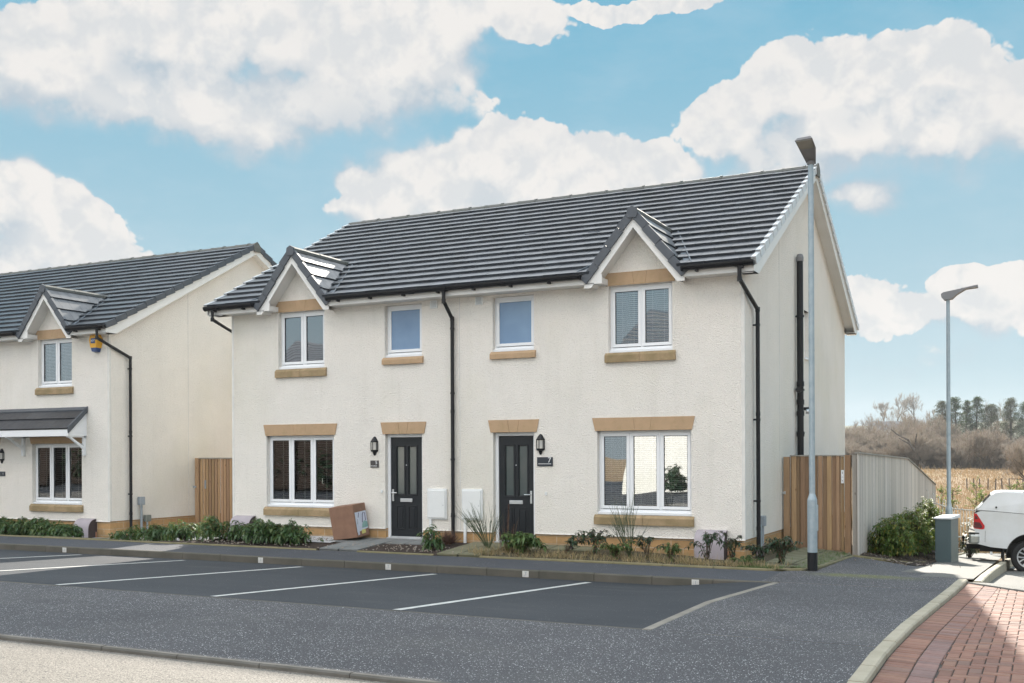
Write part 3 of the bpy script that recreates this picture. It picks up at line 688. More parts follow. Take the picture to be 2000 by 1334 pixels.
    t.quad((xa+.02, 2*RY-EY, EZ-.03), (xb-.02, 2*RY-EY, EZ-.03), (xb-.02, RY, RZ-.04), (xa+.02, RY, RZ-.04), .3)
    # two clay patches where a tile has been mended
    for (mx, ms) in ((-5.15, .5), (-3.55, .43)):
        y = EY+(RY-EY)*ms; z = roofz(y)+.05; t.box(mx-.13, mx+.13, y-.015, y+.01, z-.01, z+.012, 2.6)
    r = t.obj('roof', 'tile', h)
    # ridge
    rg = MB(); x = xa; k = 0
    while x < xb-.02:
        q = min(x+.45, xb+.02); rr = .105+.006*(k % 2)
        pts = [(RY+math.sin(a)*(rr+.02), RZ-.055+math.cos(a)*rr*1.05) for a in [R(u) for u in (-112, -70, -35, 0, 35, 70, 112)]]
        rg.prism(pts, 'x', x, q-.005, tone=None); rg.prism([(y, z+.012) for y, z in pts], 'x', q-.03, q+.012); x = q; k += 1
    rg.prism([(RY-.15, RZ-.05), (RY-.12, RZ-.20), (RY+.12, RZ-.20), (RY+.15, RZ-.05), (RY, RZ+.085)], 'x', xb+.005, xb+.04)
    rg.obj('ridge_tile', 'ridge', r)
    L = math.hypot(RY-EY, RZ-EZ); c = L/17; ux, uz = (RY-EY)/L, (RZ-EZ)/L
    for xx, s in ((xb, 1), (xa, -1)):
        v = MB()
        for fr in (True, False):
            for k in range(17):
                s0, s1 = k*c-.02, (k+1)*c+(.012)
                def Q(s_, h_):
                    y = EY+ux*s_-uz*h_; z = EZ+uz*s_+ux*h_
                    return (y if fr else 2*RY-y, z)
                pts = [Q(s0, .068), Q(s1-.042, .034), Q(s1-.042, -.100), Q(s0, -.072)]
                v.prism(pts, 'x', xx-.06*s, xx+.022*s)
                if not canopy: pts = [Q(s0, .067), Q(s0+.02, .067), Q(s0+.02, -.068), Q(s0, -.068)]; v.prism(pts, 'x', xx-.06*s, xx+.027*s)
        v.obj('verge_cap', 'slate' if canopy else 'vergelight', r)
    # white boards: eaves fascia and boxed soffit in three runs, rakes on the two gables
    f = MB()
    for s0, s1 in ((XL-.36, mc-GW+.34), (mc+GW-.02, GC-GW+.34), (GC+GW-.02, .245)):
        f.box(s0, s1, -.31, -.29, 4.86, EZ-.005); f.box(s0, s1, -.312, -.004, 4.845, 4.86)
    f.box(GC-GW+.325, GC-GW+.34, -.29, -.004, 4.862, 4.95); f.box(mc-GW+.325, mc-GW+.34, -.29, -.004, 4.862, 4.95)
    for xx, s in ((.25, 1), (XL-.41, -1)):
        for fr in (True, False):
            def Y(y): return y if fr else 2*RY-y
            a = roofz(-.32)-.07; rk = [(Y(-.32), 4.86), (Y(-.32), a), (Y(RY), RZ-.075), (Y(RY), RZ-.075-.19), (Y(.02), 4.86)]
            f.prism(rk, 'x', xx-.02*s, xx)
            zz = -.25; ed = [(Y(-.3), roofz(-.3)-.22), (Y(RY), RZ-.235), (Y(RY), RZ-.225), (Y(-.3), roofz(-.3)-.21)]
            x2 = 0 if s > 0 else XL
            f.prism(ed, 'x', x2, xx-.02*s)
            if s > 0 or True: f.box(min(x2, xx), max(x2, xx), Y(-.32), Y(.03), 4.845, 4.858)
    f.box(XL-.36, .245, DEP+.29, DEP+.31, 4.86, EZ)
    f.box(XL-.36, .245, DEP, DEP+.31, 4.845, 4.86)
    f.obj('fascia', 'fascia', h)
    for s0, s1, ou in ((XL-.40, mc-GW-.05, (XL-.08,)), (mc+GW+.02, GC-GW-.05, (-5.68,)), (GC+GW-.02, .255, (.02,))): gutter(h, s0, s1, ou)
    yc = EY-.045
    downpipe(h, [(.02, yc, EZ-.06), (.02, yc, 4.72), (.085, .58, 4.32), (.085, .58, 4.25), (.085, .58, -.35 if canopy else -.12)], (4.05, 2.40, .98), (-.08, 0, 0))
    downpipe(h, [(-5.68, yc, EZ-.06), (-5.68, yc, 4.74), (-5.68, -.065, 4.44), (-5.68, -.065, 4.40), (-5.68, -.065, .14)], (4.25, 3.0, 1.72, .62), (0, .06, 0))
    downpipe(h, [(XL-.20, yc, EZ-.06), (XL-.20, yc, 4.74), (XL-.09, .50, 4.40), (XL-.09, .50, 4.35), (XL-.09, .5, .0)], (4.0, 2.7, 1.7), (.08, 0, 0))
    if canopy:
        # tiled canopy over the ground-floor window and the door
        c0, c1 = -6.2, -.76; yt, zt, yf, zf = 0.0, 3.10, -.56, 2.56
        k = MB(); Lc = math.hypot(yf-yt, zt-zf); ux_, uz_ = (yt-yf)/Lc, (zt-zf)/Lc; rng = random.Random(4)
        for i in range(2):
            a = i*.36; b_ = min(a+.38, Lc-.08); x = c1
            while x > c0:
                g_ = rng.uniform(.45, .75)
                def P(x_, s_, h_): return (x_, yf+ux_*s_-uz_*h_, zf+uz_*s_+ux_*h_)
                q = x-.296; k.add([P(q, a, .045), P(x, a, .045), P(x, b_, .015), P(q, b_, .015), P(q, a, 0), P(x, a, 0), P(x, b_, -.02), P(q, b_, -.02)], ((0, 1, 2, 3), (4, 5, 1, 0), (0, 3, 7, 4), (5, 6, 2, 1)), (g_, g_, g_*1.03)); x -= .30
        cn = k.obj('canopy', 'tile', h)
        k = MB(); k.prism([(yt, zt+.02), (yt, zt-.14), (yf+ux_*(Lc-.16), zf+uz_*(Lc-.16)+.02), (yf+ux_*(Lc-.16)-.01, zf+uz_*(Lc-.16)+.055)], 'x', c0, c1+.02); 
        k.prism([(yf-.03, zf+.055), (yt, zt+.03), (yt, zt-.10), (yf-.01, zf-.09)], 'x', c1, c1+.045); k.obj('canopy_flashing', 'slate', cn)
        k = MB(); k.box(c0, c1-.002, yf-.005, yf+.02, zf-.16, zf-.005); k.box(c0, c1-.002, yf+.02, -.001, zf-.16, zf-.145)
        k.prism([(yf+.02, zf-.145), (-.001, zf-.145), (-.001, zt-.09), (yf+.02, zf-.03)], 'x', c1-.02, c1-.004); k.obj('canopy_fascia', 'upvc', cn)
        for bx in (c1-.06, -2.98, -5.1):
            q = MB(); q.box(bx-.03, bx+.03, -.07, -.001, 1.93, zf-.162); q.bev(bx-.03, bx+.03, -.085, -.07, 2.02, 2.07, .003)
            q.prism([(-.07, 2.08), (-.07, 2.16), (yf+.10, zf-.162), (yf+.02, zf-.162)], 'x', bx-.022, bx+.022); q.box(bx-.03, bx+.03, yf+.02, -.001, zf-.19, zf-.162); q.obj('canopy_bracket', 'upvc', cn)
    return h
main = house('semi_detached_house', 'cream roughcast building with doors 5 and 7, in the middle of the photo', (0, 0, 0))
left = house('semi_detached_house', 'cream roughcast house with a tiled canopy, cut off by the left edge', (-15.55, .55, -.10), canopy=True)
# flue on the gable of the main house
def flue():
    f = thing('soil_pipe', 'tall thick black pipe with a grey cap clamped to the right-hand gable wall', 'pipe', (.095, 4.09, 0))
    m = MB(); m.tube([(0, 0, -.3), (0, 0, 5.74)], .066, 16); 
    for z in (3.22, 2.85, 2.62, 2.2): m.tube([(0, 0, z-.05), (0, 0, z+.05)], .078, 16)
    m.tube([(-.02, -.06, 3.1), (.0, -.16, 3.1)], .06, 12); m.tube([(0, 0, 2.22), (0, .22, 2.22)], .045, 12); m.obj('pipe', 'black', f)
    MB().lathe([(.075, 5.72), (.078, 5.80), (.055, 5.86), (.03, 5.87)], 0, 0, 16).obj('cap', 'lampgrey', f)
    for z in (4.6, 3.1): b = MB(); b.tube([(0, 0, z-.02), (0, 0, z+.02)], .082, 14); b.box(-.095, 0, -.012, .012, z-.012, z+.012); b.obj('bracket', 'black', f)
    g = thing('floodlight', 'small silver floodlight on the gable wall beside the thick black pipe', 'light', (.0, 4.75, 2.74))
    MB().tube([(0, 0, 0), (.16, 0, .0)], .035, 10).obj('arm', 'black', g); MB().tube([(.10, -.10, -.06), (.22, -.04, -.06)], .05, 12).obj('head', 'chrome', g)
flue()
# ------------------------------------------------------------------ ground, roads, paths
def frange(a, b, n): return [a+(b-a)*i/n for i in range(n+1)]
def sheet(name, xs, ys, zf, mat, inside=None):
    V = [(x, y, zf(x, y)) for y in ys for x in xs]; nx = len(xs); F = []
    for j in range(len(ys)-1):
        for i in range(nx-1):
            if inside and not inside((xs[i]+xs[i+1])/2, (ys[j]+ys[j+1])/2): continue
            F.append((j*nx+i, j*nx+i+1, (j+1)*nx+i+1, (j+1)*nx+i))
    return struct(npmesh(name, V, F, mat))
def terrain(x, y):
    # everything not paved: gardens behind, the field, the rise beyond it
    n = math.sin(x*.05+1)*math.cos(y*.043)*.25
    if y < -60: return -.6
    if y < 10: return H(x, y)-.32
    b = H(x, 10)-.32
    if y < 34: k = (y-10)/24; k = k*k*(3-2*k); return b*(1-k)+(-1.95+n*.5)*k
    if y < 235: return -1.95+n*(.5+.5*min(1, (y-34)/60))+.55*cl((y-90)/145, 0, 1)
    if y < 380: return -1.4+n+ .012*(y-235)
    k = cl((y-380)/520, 0, 1); k = k*k*(3-2*k)
    return .3+n+k*(21+5*math.sin(x*.011+2)+3*math.sin(x*.027+.5))
def field_mat():
    m, t = M('dry_field_grass'); f = t.noise(t.vmath('MULTIPLY', t.co, (1, .45, 1)), .11, 7, .65)
    c = t.mix(t.mrange(f, .32, .68), (.29, .185, .10), (.36, .25, .14)); c = t.mix(t.mrange(t.noise(t.co, .9, 6, .7), .45, .75, 0, .7), c, (.15, .105, .055))
    c = t.mix(t.mrange(t.noise(t.co, .045, 4, .6), .55, .72, 0, .5), c, (.24, .22, .08))
    X = t.xyz(t.co); c = t.mix(t.mrange(X[1], 240, 330), c, (.085, .095, .055))
    t.put(t.b.inputs['Base Color'], c); t.b.inputs['Roughness'].default_value = 1; bump(t, t.noise(t.co, 1.4, 7, .7), 1.0, .5); return m
MT['field'] = field_mat()
gx = sorted(set(frange(-900, -120, 13)+frange(-120, 60, 60)+frange(60, 900, 14))); gy = sorted(set(frange(-400, -60, 4)+frange(-60, 40, 50)+frange(40, 400, 72)+frange(400, 1400, 26)))
sheet('ground', gx, gy, terrain, 'field')
# footpath between the garden edging and the bays
FY0, FY1 = -1.47, -2.83
chipx = frange(.95, 3.255, 12)
sheet('footpath', frange(-32, .95, 4), [FY1, FY0], lambda x, y: 0.0, 'foot')
def bayz(y): return -.12+.22*cl((-2.93-y)/5.07, 0, 1)
def edgex(y): return 1.13 if y < -2.9 else .955
def kx(y):      # right-hand edge of the pale kerb
    P = ((-14, 3.46), (-12, 3.41), (-9.6, 3.36), (-8.3, 3.345), (-6.4, 3.365), (-4.35, 3.44), (-1.4, 3.56), (30, 3.56))
    for (y0, x0), (y1, x1) in zip(P[:-1], P[1:]):
        if y <= y1: return x0+(x1-x0)*(y-y0)/(y1-y0)
    return 3.56
def bx(y):      # right-hand edge of the last bay, slightly bent
    P = ((-8.03, 1.14), (-5.6, 1.05), (-2.9, 1.24), (0, 1.24))
    for (y0, x0), (y1, x1) in zip(P[:-1], P[1:]):
        if y <= y1: return x0+(x1-x0)*(y-y0)/(y1-y0)
    return 1.24
def strip(name, x0, fx1, ys, nx, mat, zf=H):
    V = []; F = []
    for y in ys:
        for i in range(nx+1): xa = x0(y) if callable(x0) else x0; x = xa+(fx1(y)-xa)*i/nx; V.append((x, y, zf(x, y)))
    for j in range(len(ys)-1):
        for i in range(nx): a = j*(nx+1)+i; F.append((a, a+1, a+nx+2, a+nx+1))
    return struct(npmesh(name, V, F, mat))
strip('forecourt', lambda y: bx(y)-.02, lambda y: kx(y)-.09, frange(-8.028, -2.83, 10), 8, 'chip', lambda x, y: H(x, y)-.001)
strip('forecourt', .95, lambda y: kx(y)-.09, frange(-2.828, -1.2, 5), 9, 'chip')
strip('forecourt', 1.38, lambda y: 3.62, frange(-1.198, 2.4, 8), 9, 'chip')
strip('forecourt', 2.48, lambda y: 3.62, frange(2.4, 12, 12), 5, 'chip')
strip('road', -32, lambda y: kx(y)-.09, frange(-10.93, -8.03, 4), 14, 'chip', lambda x, y: .098 if y < -8.0 else H(x, y))
def bayzz(x, y):
    k = cl((x+.5)/1.5, 0, 1); k = k*k*(3-2*k); return bayz(y)*(1-k)+(H(x, y)-.009)*k
sheet('parking_bays', frange(-32, -.6, 6)+frange(-.6, 1.16, 10)[1:], frange(-8.0, -2.93, 8), bayzz, 'bay')
sheet('near_road', frange(-60, 30, 6), frange(-16.5, -10.99, 4), lambda x, y: .062, 'road')
sheet('far_road', frange(-90, 60, 6), frange(-60, -16.5, 4), lambda x, y: .060, 'bay')
# kerbs: built of stones with joints
def kerb_run(name, p0, p1, w, h, zf, mat, L=.915, r=.012, gap=.004, top=None):
    p0 = Vector(p0); p1 = Vector(p1); d = p1-p0; n = max(1, round(d.length/L)); u = d/n; side = Vector((-u.y, u.x)).normalized()*w; mb = MB(); rng = random.Random(int(p0.x*7+p0.y*3))
    for i in range(n):
        a = p0+u*i+u.normalized()*gap; b = p0+u*(i+1)-u.normalized()*gap
        za, zb = zf(a.x, a.y), zf(b.x, b.y); j = rng.uniform(-.003, .003); q = rng.uniform(.8, 1.12); e = .015
        c = [a, b, b+side, a+side]; s1 = side.normalized()*e
        v = [(a.x, a.y, za-h), (b.x, b.y, zb-h), (c[2].x, c[2].y, zb-h), (c[3].x, c[3].y, za-h), (a.x, a.y, za-e+j), (b.x, b.y, zb-e+j), (c[2].x, c[2].y, zb-e+j), (c[3].x, c[3].y, za-e+j),
             (a.x+s1.x, a.y+s1.y, za+j), (b.x+s1.x, b.y+s1.y, zb+j), (c[2].x-s1.x, c[2].y-s1.y, zb+j), (c[3].x-s1.x, c[3].y-s1.y, za+j)]
        mb.add(v, ((0, 1, 5, 4), (1, 2, 6, 5), (2, 3, 7, 6), (3, 0, 4, 7), (4, 5, 9, 8), (5, 6, 10, 9), (6, 7, 11, 10), (7, 4, 8, 11), (8, 9, 10, 11)), q)
    return struct(mb.obj(name, mat))
kerb_run('kerb', (-32, -2.93), (1.20, -2.93), .10, .30, lambda x, y: .004, 'kerb')
for a, b in ((-8.03, -5.6), (-5.6, -2.92)): kerb_run('flush_kerb', (bx(a), a), (bx(b), b), .115, .35, lambda x, y: (H(x, y)+.004), 'kerbtan')
# thin pale edging where the bays meet the road, and the narrow strip below the near kerb
kerb_run('flush_kerb', (-32, -8.03), (1.14, -8.03), .03, .05, lambda x, y: .104, 'kerbtop', L=2.7)
kerb_run('near_kerb', (-32, -10.99), (3.3, -10.99), .075, .30, lambda x, y: .101, 'kerbtop')
# pale kerb along the block paving
kerb_y = [-1.38, -2.6, -4.35, -6.4, -8.3, -9.6, -12, -14]
for a, b in zip(kerb_y[:-1], kerb_y[1:]): kerb_run('pale_kerb', (kx(b), b), (kx(a), a), .135, .3, lambda x, y: H(x, y)+.006, 'kerblight', L=.72, gap=.007)
# block paving laid in a 90 degree herringbone behind two courses
def brick_mat():
    m, t = M('clay_paver'); a = t.node('ShaderNodeAttribute', attribute_name='tone')
    c = t.mix(t.mrange(t.noise(t.co, 7, 5, .65), .3, .7), (1, 1, 1), (.78, .76, .76)); c = t.mix(1.0, c, a.outputs['Color'], 'MULTIPLY')
    t.put(t.b.inputs['Base Color'], c); t.b.inputs['Roughness'].default_value = .85; bump(t, t.noise(t.co, 60, 4, .6), .35, .005); return m
MT['brick'] = brick_mat()
def brick_paving():
    mb = MB(); rng = random.Random(9); c = .105; bx0 = 3.37
    def zt(x, y): return H(x, y)-.045
    def brick(x0, x1, y0, y1, pal, sk=0.0):
        g = .0045; e = .006; x0 += g; x1 -= g; y0 += g; y1 -= g; dz = rng.uniform(-.002, .002); zc = [zt(x, y)+dz for x, y in ((x0, y0), (x1, y0), (x1, y1), (x0, y1))]
        base = rng.choice(pal); k = rng.uniform(.80, 1.0); tn = tuple(v*k for v in base)
        q = ((x0, y0), (x1, y0), (x1, y1), (x0, y1)); i = ((x0+e, y0+e), (x1-e, y0+e), (x1-e, y1-e), (x0+e, y1-e))
        if sk: q = tuple((px, py-sk*(px-x0)) for px, py in q); i = tuple((px, py-sk*(px-x0)) for px, py in i)
        v = [(p[0], p[1], z-.03) for p, z in zip(q, zc)]+[(p[0], p[1], z-.005) for p, z in zip(q, zc)]+[(p[0], p[1], z) for p, z in zip(i, zc)]
        mb.add(v, ((8, 9, 10, 11), (4, 5, 9, 8), (5, 6, 10, 9), (6, 7, 11, 10), (7, 4, 8, 11), (0, 1, 5, 4), (1, 2, 6, 5), (2, 3, 7, 6), (3, 0, 4, 7)), tn)
    red = [(.29, .15, .11), (.31, .165, .12), (.265, .14, .105), (.32, .18, .13), (.24, .145, .115), (.28, .155, .12)]; pink = [(.32, .195, .17), (.29, .175, .155), (.26, .17, .155)]
    y = -14.0
    while y < -1.5: b0 = kx(y)+.008; yy = max(y, -14); brick(b0, b0+.235, y, y+.098, red, .25); brick(b0+.237, b0+.425, y-.06, y+.038, pink if y < -7 else pink+red, .25); y += .098
    fx = bx0+.424
    for i in range(-3, 52):
        for j in range(-2, 120):
            x = fx+i*c; y = -14+j*c; k = (i-j) % 4
            if k == 0: x1, y1 = x+2*c, y+c
            elif k == 3: x1, y1 = x+c, y+2*c
            else: continue
            lim = -1.50-(x-3.6)*.95
            if y1 > max(lim, -3.4): continue
            xl = kx(y)+.432
            if x1 < xl+.015: continue
            brick(max(x, xl), x1, y, y1, red)
    # joint sand
    mb.quad((3.34, -14, H(3.5, -14)-.056), (9.6, -14, H(3.5, -14)-.056), (9.6, -8, H(9, -8)-.056), (3.34, -8, H(3.5, -8)-.056), (.07, .055, .045))
    mb.quad((3.34, -8, H(3.5, -8)-.056), (9.6, -8, H(3.5, -8)-.056), (9.6, -2.8, -.056), (3.34, -2.8, -.056), (.07, .055, .045)); mb.quad((3.34, -2.8, -.056), (9.6, -2.8, -.056), (9.6, -1.4, -.056), (3.34, -1.4, -.056), (.07, .055, .045))
    return struct(mb.obj('block_paving', 'brick'))
brick_paving()
# pale drive beyond the paving, lower than the path beside it
def drivez(x, y):
    k = cl((y+1.3)/1.3, 0, 1); return -.035-.085*k-.068*max(0, y+1.5)*1.0 if y > -1.5 else -.035
V = []; F = []
for i in range(25):
    x = 3.565+8.5*(i/24)**1.6; y0 = -1.42-(x-3.565)*.95
    for j in range(25): y = y0+(24-y0)*(j/24)**1.8; V.append((x, y, drivez(x, y)-(0 if y > -1.3 else .0)))
for i in range(24):
    for j in range(24): a = i*25+j; F.append((a, a+25, a+26, a+1))
struct(npmesh('drive', V, F, 'paleroad'))
kerb_run('drive_kerb', (5.6, -3.42), (3.50, -1.40), .05, .2, lambda x, y: -.024, 'kerbtop')
kerb_run('path_kerb', (3.62, -1.30), (3.64, 2.6), -.12, .45, lambda x, y: H(x, y)+.005-cl((.3-y)/1.4, 0, 1)*.02, 'kerblight')
kerb_run('path_kerb', (3.64, 2.6), (3.88, 22), -.12, .55, lambda x, y: H(x, y)+.006, 'kerblight')
sheet('path', frange(2.50, 3.62, 6), frange(-1.1, 13.0, 26), lambda x, y: H(x, y)+.004, 'paleroad', lambda x, y: y > -.9+0.0*x and (x > 2.85 or y > .2))
# garden ground
def gslab(x, y): return G(x, y)
sheet('garden_soil', frange(-5.0, .98, 10), frange(-1.44, -.0, 6), lambda x, y: G(x, y)+.004+.012*math.sin(x*9)*math.sin(y*11), 'soil')
sheet('garden_soil', frange(-.02, 1.36, 5), frange(-1.40, 2.75, 8), lambda x, y: H(x, y)-.004+(.0), 'soil', lambda x, y: x > -.02 and (x < .9 or y > -1.1))
sheet('flower_bed', frange(-11.24, -5.0, 14), frange(-1.44, 0, 6), lambda x, y: G(x, y)-.004+.012*math.sin(x*13)*math.sin(y*17), 'mulch')
sheet('flower_bed', frange(-27, -16.2, 10), frange(-1.44, .55, 6), lambda x, y: G(x, y)-.004, 'mulch')
sheet('gravel_strip', frange(-16.2, -11.24, 8), frange(-1.44, 2.8, 8), lambda x, y: G(x, y)-.006, 'gravel')
sheet('gravel_strip', frange(-11.2, -8.1, 8), frange(-.75, 0.01, 3), lambda x, y: G(x, y)+.014, 'gravel')
sheet('flower_bed', frange(-15.3, -11.24, 8), frange(-1.44, -.80, 3), lambda x, y: G(x, y)+.010, 'mulch')
sheet('flower_bed', [1.40, 1.7, 2.05, 2.35, 2.6], frange(2.0, 12, 16), lambda x, y: H(x, y)+.016+.02*math.sin(x*7+y*5), 'mulch', lambda x, y: y > 2.43+.45*(x-1.4))
def slabs(name, polys, mat):
    mb = MB()
    for (x0, x1, y0, y1) in polys:
        g = .014; z = lambda x, y: (G(x, y) if y < 0.56 and x < .0 else H(x, y))+.022
        mb.slab([(x0+g, y0+g, z(x0, y0)), (x1-g, y0+g, z(x1, y0)), (x1-g, y1-g, z(x1, y1)), (x0+g, y1-g, z(x0, y1))], .05)
    return struct(mb.obj(name, mat))
P5 = [(x, x+.45, y, y+.45) for x in (-7.85, -7.4) for y in (-1.44, -.99)]+[(x, x+.45, -.54, -.02) for x in (-8.3, -7.85, -7.4, -6.95, -6.5)]
slabs('door_path', P5, 'slab')
P7 = [(x, x+.45, y, y+.45) for x in (-5.25, -4.8) for y in (-1.44, -.99)]+[(x, x+.45, -.54, -.02) for x in (-5.25, -4.8, -4.35, -3.9, -3.45, -3.0)]
slabs('door_path', P7, 'slabg')
slabs('side_path', [(x, x+.45, y, y+.45) for x in (.42, .87) for y in frange(-.9, 2.25, 7)], 'slabg')
slabs('side_path', [(x, x+.6, y, y+.6) for x in (-15.4, -14.8, -14.2) for y in (-1.44, -.82, -.2)], 'slabg')
# garden edging strips
kerb_run('garden_edging', (-27, -1.50), (-7.86, -1.50), .05, .15, lambda x, y: .03, 'edging')
kerb_run('garden_edging', (-6.93, -1.50), (-5.27, -1.50), .05, .15, lambda x, y: .03, 'edging')
kerb_run('garden_edging', (-4.33, -1.50), (.72, -1.50), .055, .15, lambda x, y: .035, 'edging')
kerb_run('garden_edging', (.72, -1.50), (1.20, -1.18), .05, .15, lambda x, y: .03, 'edging', L=.5)
kerb_run('garden_edging', (1.20, -1.18), (1.34, -.3), .05, .15, lambda x, y: H(x, y)+.03, 'edging'); kerb_run('garden_edging', (1.34, -.3), (1.40, 2.42), .05, .15, lambda x, y: H(x, y)+.03, 'edging')
kerb_run('garden_edging', (1.40, 2.40), (2.33, 2.86), .05, .2, lambda x, y: H(x, y)+.035, 'edging'); kerb_run('garden_edging', (2.33, 2.86), (2.52, 4.9), .05, .2, lambda x, y: H(x, y)+.035, 'edging')
kerb_run('garden_edging', (2.60, 6.6), (2.72, 12.5), .05, .2, lambda x, y: H(x, y)+.04, 'edging')
# white bay lines with worn edges
def bay_lines():
    rng = random.Random(2)
    for (xn, xf) in ((-1.85, -1.55), (-4.50, -4.22), (-7.22, -6.89), (-9.95, -9.58), (-12.6, -12.25), (-15.3, -14.9), (-17.9, -17.5)):
        mb = MB(); n = 26; yn, yf = -7.96, -3.0-.18; w = .052; pts = []
        for i in range(n+1):
            t = i/n; y = yn+(yf-yn)*t; x = xn+(xf-xn)*t; pts.append((x, y, w+rng.uniform(-.004, .004)))
        for a, b in zip(pts[:-1], pts[1:]): mb.quad((a[0]-a[2], a[1], bayz(a[1])+.004), (a[0]+a[2], a[1], bayz(a[1])+.004), (b[0]+b[2], b[1], bayz(b[1])+.004), (b[0]-b[2], b[1], bayz(b[1])+.004))
        struct(mb.obj('bay_line', 'white'))
bay_lines()
# thin lifted road marking remnants on the forecourt
# number plates painted on the kerb face
def bar(mb, x0, z0, x1, z1, y, w=.008):
    d = Vector((x1-x0, 0, z1-z0)); n = Vector((-d.z, 0, d.x)).normalized()*w/2; a = Vector((x0, y, z0)); b = Vector((x1, y, z1))
    mb.quad(a-n, b-n, b+n, a+n)
for i, (x, lab) in enumerate(((.02, 'nearest to the corner kerb'), (-2.72, 'second from the corner kerb'), (-5.28, 'in front of the bed between the two doors'), (-8.0, 'in front of the cardboard box'), (-13.0, 'leftmost, near the left house'))):
    t = thing('bay_number_plate', 'white kerb number plate, '+lab, 'bay marker', (x, -2.932, -.062), group='number plates on the kerb')
    MB().bev(-.055, .055, -.006, .0, -.048, .048, .003).obj('plate', 'white', t)
    m = MB(); bar(m, .004, .03, .004, -.02, -.0075, .009)
    if i in (0, 3, 4): bar(m, -.03, .025, -.03, -.02, -.0075, .004); bar(m, .03, .02, .03, -.01, -.0075, .004)
    else: bar(m, -.012, .03, .02, .03, -.0075); bar(m, -.03, -.022, -.012, -.022, -.0075, .005)
    m.obj('number', 'grey', t)
# ------------------------------------------------------------------ wall lanterns, door numbers, meter boxes
def lantern(loc, label):
    t = thing('wall_lantern', label, 'lamp', loc, group='black half-lanterns beside the front doors'); n = 6
    def ring(r, z, k=7): return [(r*math.cos(a), -r*math.sin(a), z) for a in [math.pi*i/(k-1) for i in range(k)]]
    def shell(prof, k=7):
        m = MB(); v = [p for r, z in prof for p in ring(r, z, k)]; f = [(i*k+j, i*k+j+1, (i+1)*k+j+1, (i+1)*k+j) for i in range(len(prof)-1) for j in range(k-1)]
        f += [tuple(range(k)), tuple((len(prof)-1)*k+j for j in range(k))[::-1]]; return m.add(v, f)
    m = shell([(.082, .085), (.086, .10), (.078, .11), (.055, .15), (.03, .185), (.012, .20)]); m.box(-.085, .085, -.012, 0, -.10, .10)
    for i in range(7):
        a = math.pi*i/6; x, y = .078*math.cos(a), -.078*math.sin(a)
        if i % 2 == 1 or i in (0, 6) : m.tube([(x, y, -.075), (x, y, .09)], .0075, 6)
    m.obj('frame', 'black', t); shell([(.072, -.072), (.072, .088)]).obj('glass', 'lampglass', t)
    shell([(.012, -.185), (.030, -.165), (.036, -.135), (.045, -.115), (.080, -.10), (.084, -.07)]).obj('base', 'black', t); return t
lantern((-3.83, 0, 1.99), 'black half-lantern to the right of door 7'); lantern((-7.53, 0, 1.985), 'black half-lantern to the left of door 5'); lantern((-19.37, .55, 1.82), 'black half-lantern at the left edge of the photo')
def text(name, s, size, loc, mat, parent, ext=.001):
    c = bpy.data.curves.new(name, 'FONT'); c.body = s; c.size = size; c.extrude = ext; c.align_x = 'CENTER'; c.align_y = 'CENTER'
    tmp = bpy.data.objects.new(name+'_tmp', c); COL.objects.link(tmp); dg = bpy.context.evaluated_depsgraph_get(); dg.update()
    me = bpy.data.meshes.new_from_object(tmp.evaluated_get(dg)); bpy.data.objects.remove(tmp); bpy.data.curves.remove(c); me.name = name
    me.materials.clear(); me.materials.append(MT[mat]); me.transform(Matrix.Rotation(R(90), 4, 'X'))
    o = bpy.data.objects.new(name, me); COL.objects.link(o); o.location = loc
    if parent: o.parent = parent
    return o
MT['plaque'] = simple('slate_plaque', (.022, .030, .042), rough=.4); MT['plaqueb'] = simple('brown_plaque', (.06, .055, .055), rough=.4)
MT['paint'] = simple('white_lettering', (.8, .82, .84), rough=.5)
t = thing('house_number_plaque', 'dark slate plaque with a white 7 over a white line, right of door 7', 'sign', (-3.74, 0, 1.675))
MB().bev(-.16, .16, -.018, 0, -.085, .085, .004).obj('plaque', 'plaque', t); text('digit', '7', .14, (.095, -.0195, .025), 'paint', t)
m = MB(); m.box(-.13, .13, -.0205, -.018, -.045, -.036); m.obj('line', 'paint', t)
t = thing('house_number_plaque', 'small grey plaque with a white 5 and tiny lettering, left of door 5', 'sign', (-7.53, 0, 1.63))
MB().bev(-.10, .10, -.014, 0, -.072, .072, .003).obj('plaque', 'plaqueb', t); text('digit', '5', .095, (.045, -.0155, .026), 'paint', t)
m = MB(); [m.box(-.085+i*.0165, -.085+i*.0165+.011, -.016, -.014, -.046, -.033+(.005 if i in (0, 5) else 0)) for i in range(9)]; m.obj('lettering', 'paint', t)
t = thing('house_number_plaque', 'small dark blue plaque with a pale 1 at the left edge of the photo', 'sign', (-19.35, .55, 1.37))
MB().bev(-.10, .10, -.014, 0, -.06, .06, .003).obj('plaque', 'plaque', t); text('digit', '1', .08, (.03, -.0155, 0), 'paint', t)
for (x0, x1, lab) in ((-6.28, -5.84, 'white meter box on the wall right of door 5, left of the middle drainpipe'), (-5.51, -5.05, 'white meter box behind the bare shrub, left of door 7')):
    t = thing('meter_box', lab, 'meter box', (0, 0, 0), group='white meter boxes by the middle drainpipe'); t.location = ((x0+x1)/2, 0, .55); w = (x1-x0)/2
    MB().bev(-w, w, -.035, 0, 0, .60, .008).obj('frame', 'meter', t); MB().bev(-w+.03, w-.03, -.055, -.035, .03, .57, .010).obj('door', 'meter', t); MB().lathe([(.008, 0), (.008, .004)], 0, 0, 10).obj('lock', 'grey', t)
    k = t.children[-1]; k.rotation_euler = (R(90), 0, 0); k.location = (w-.07, -.055, .28)
    MB().bev(-w+.05, -w+.10, -.05, 0, -.46, 0, .006).obj('pipe_cover', 'meter', t)
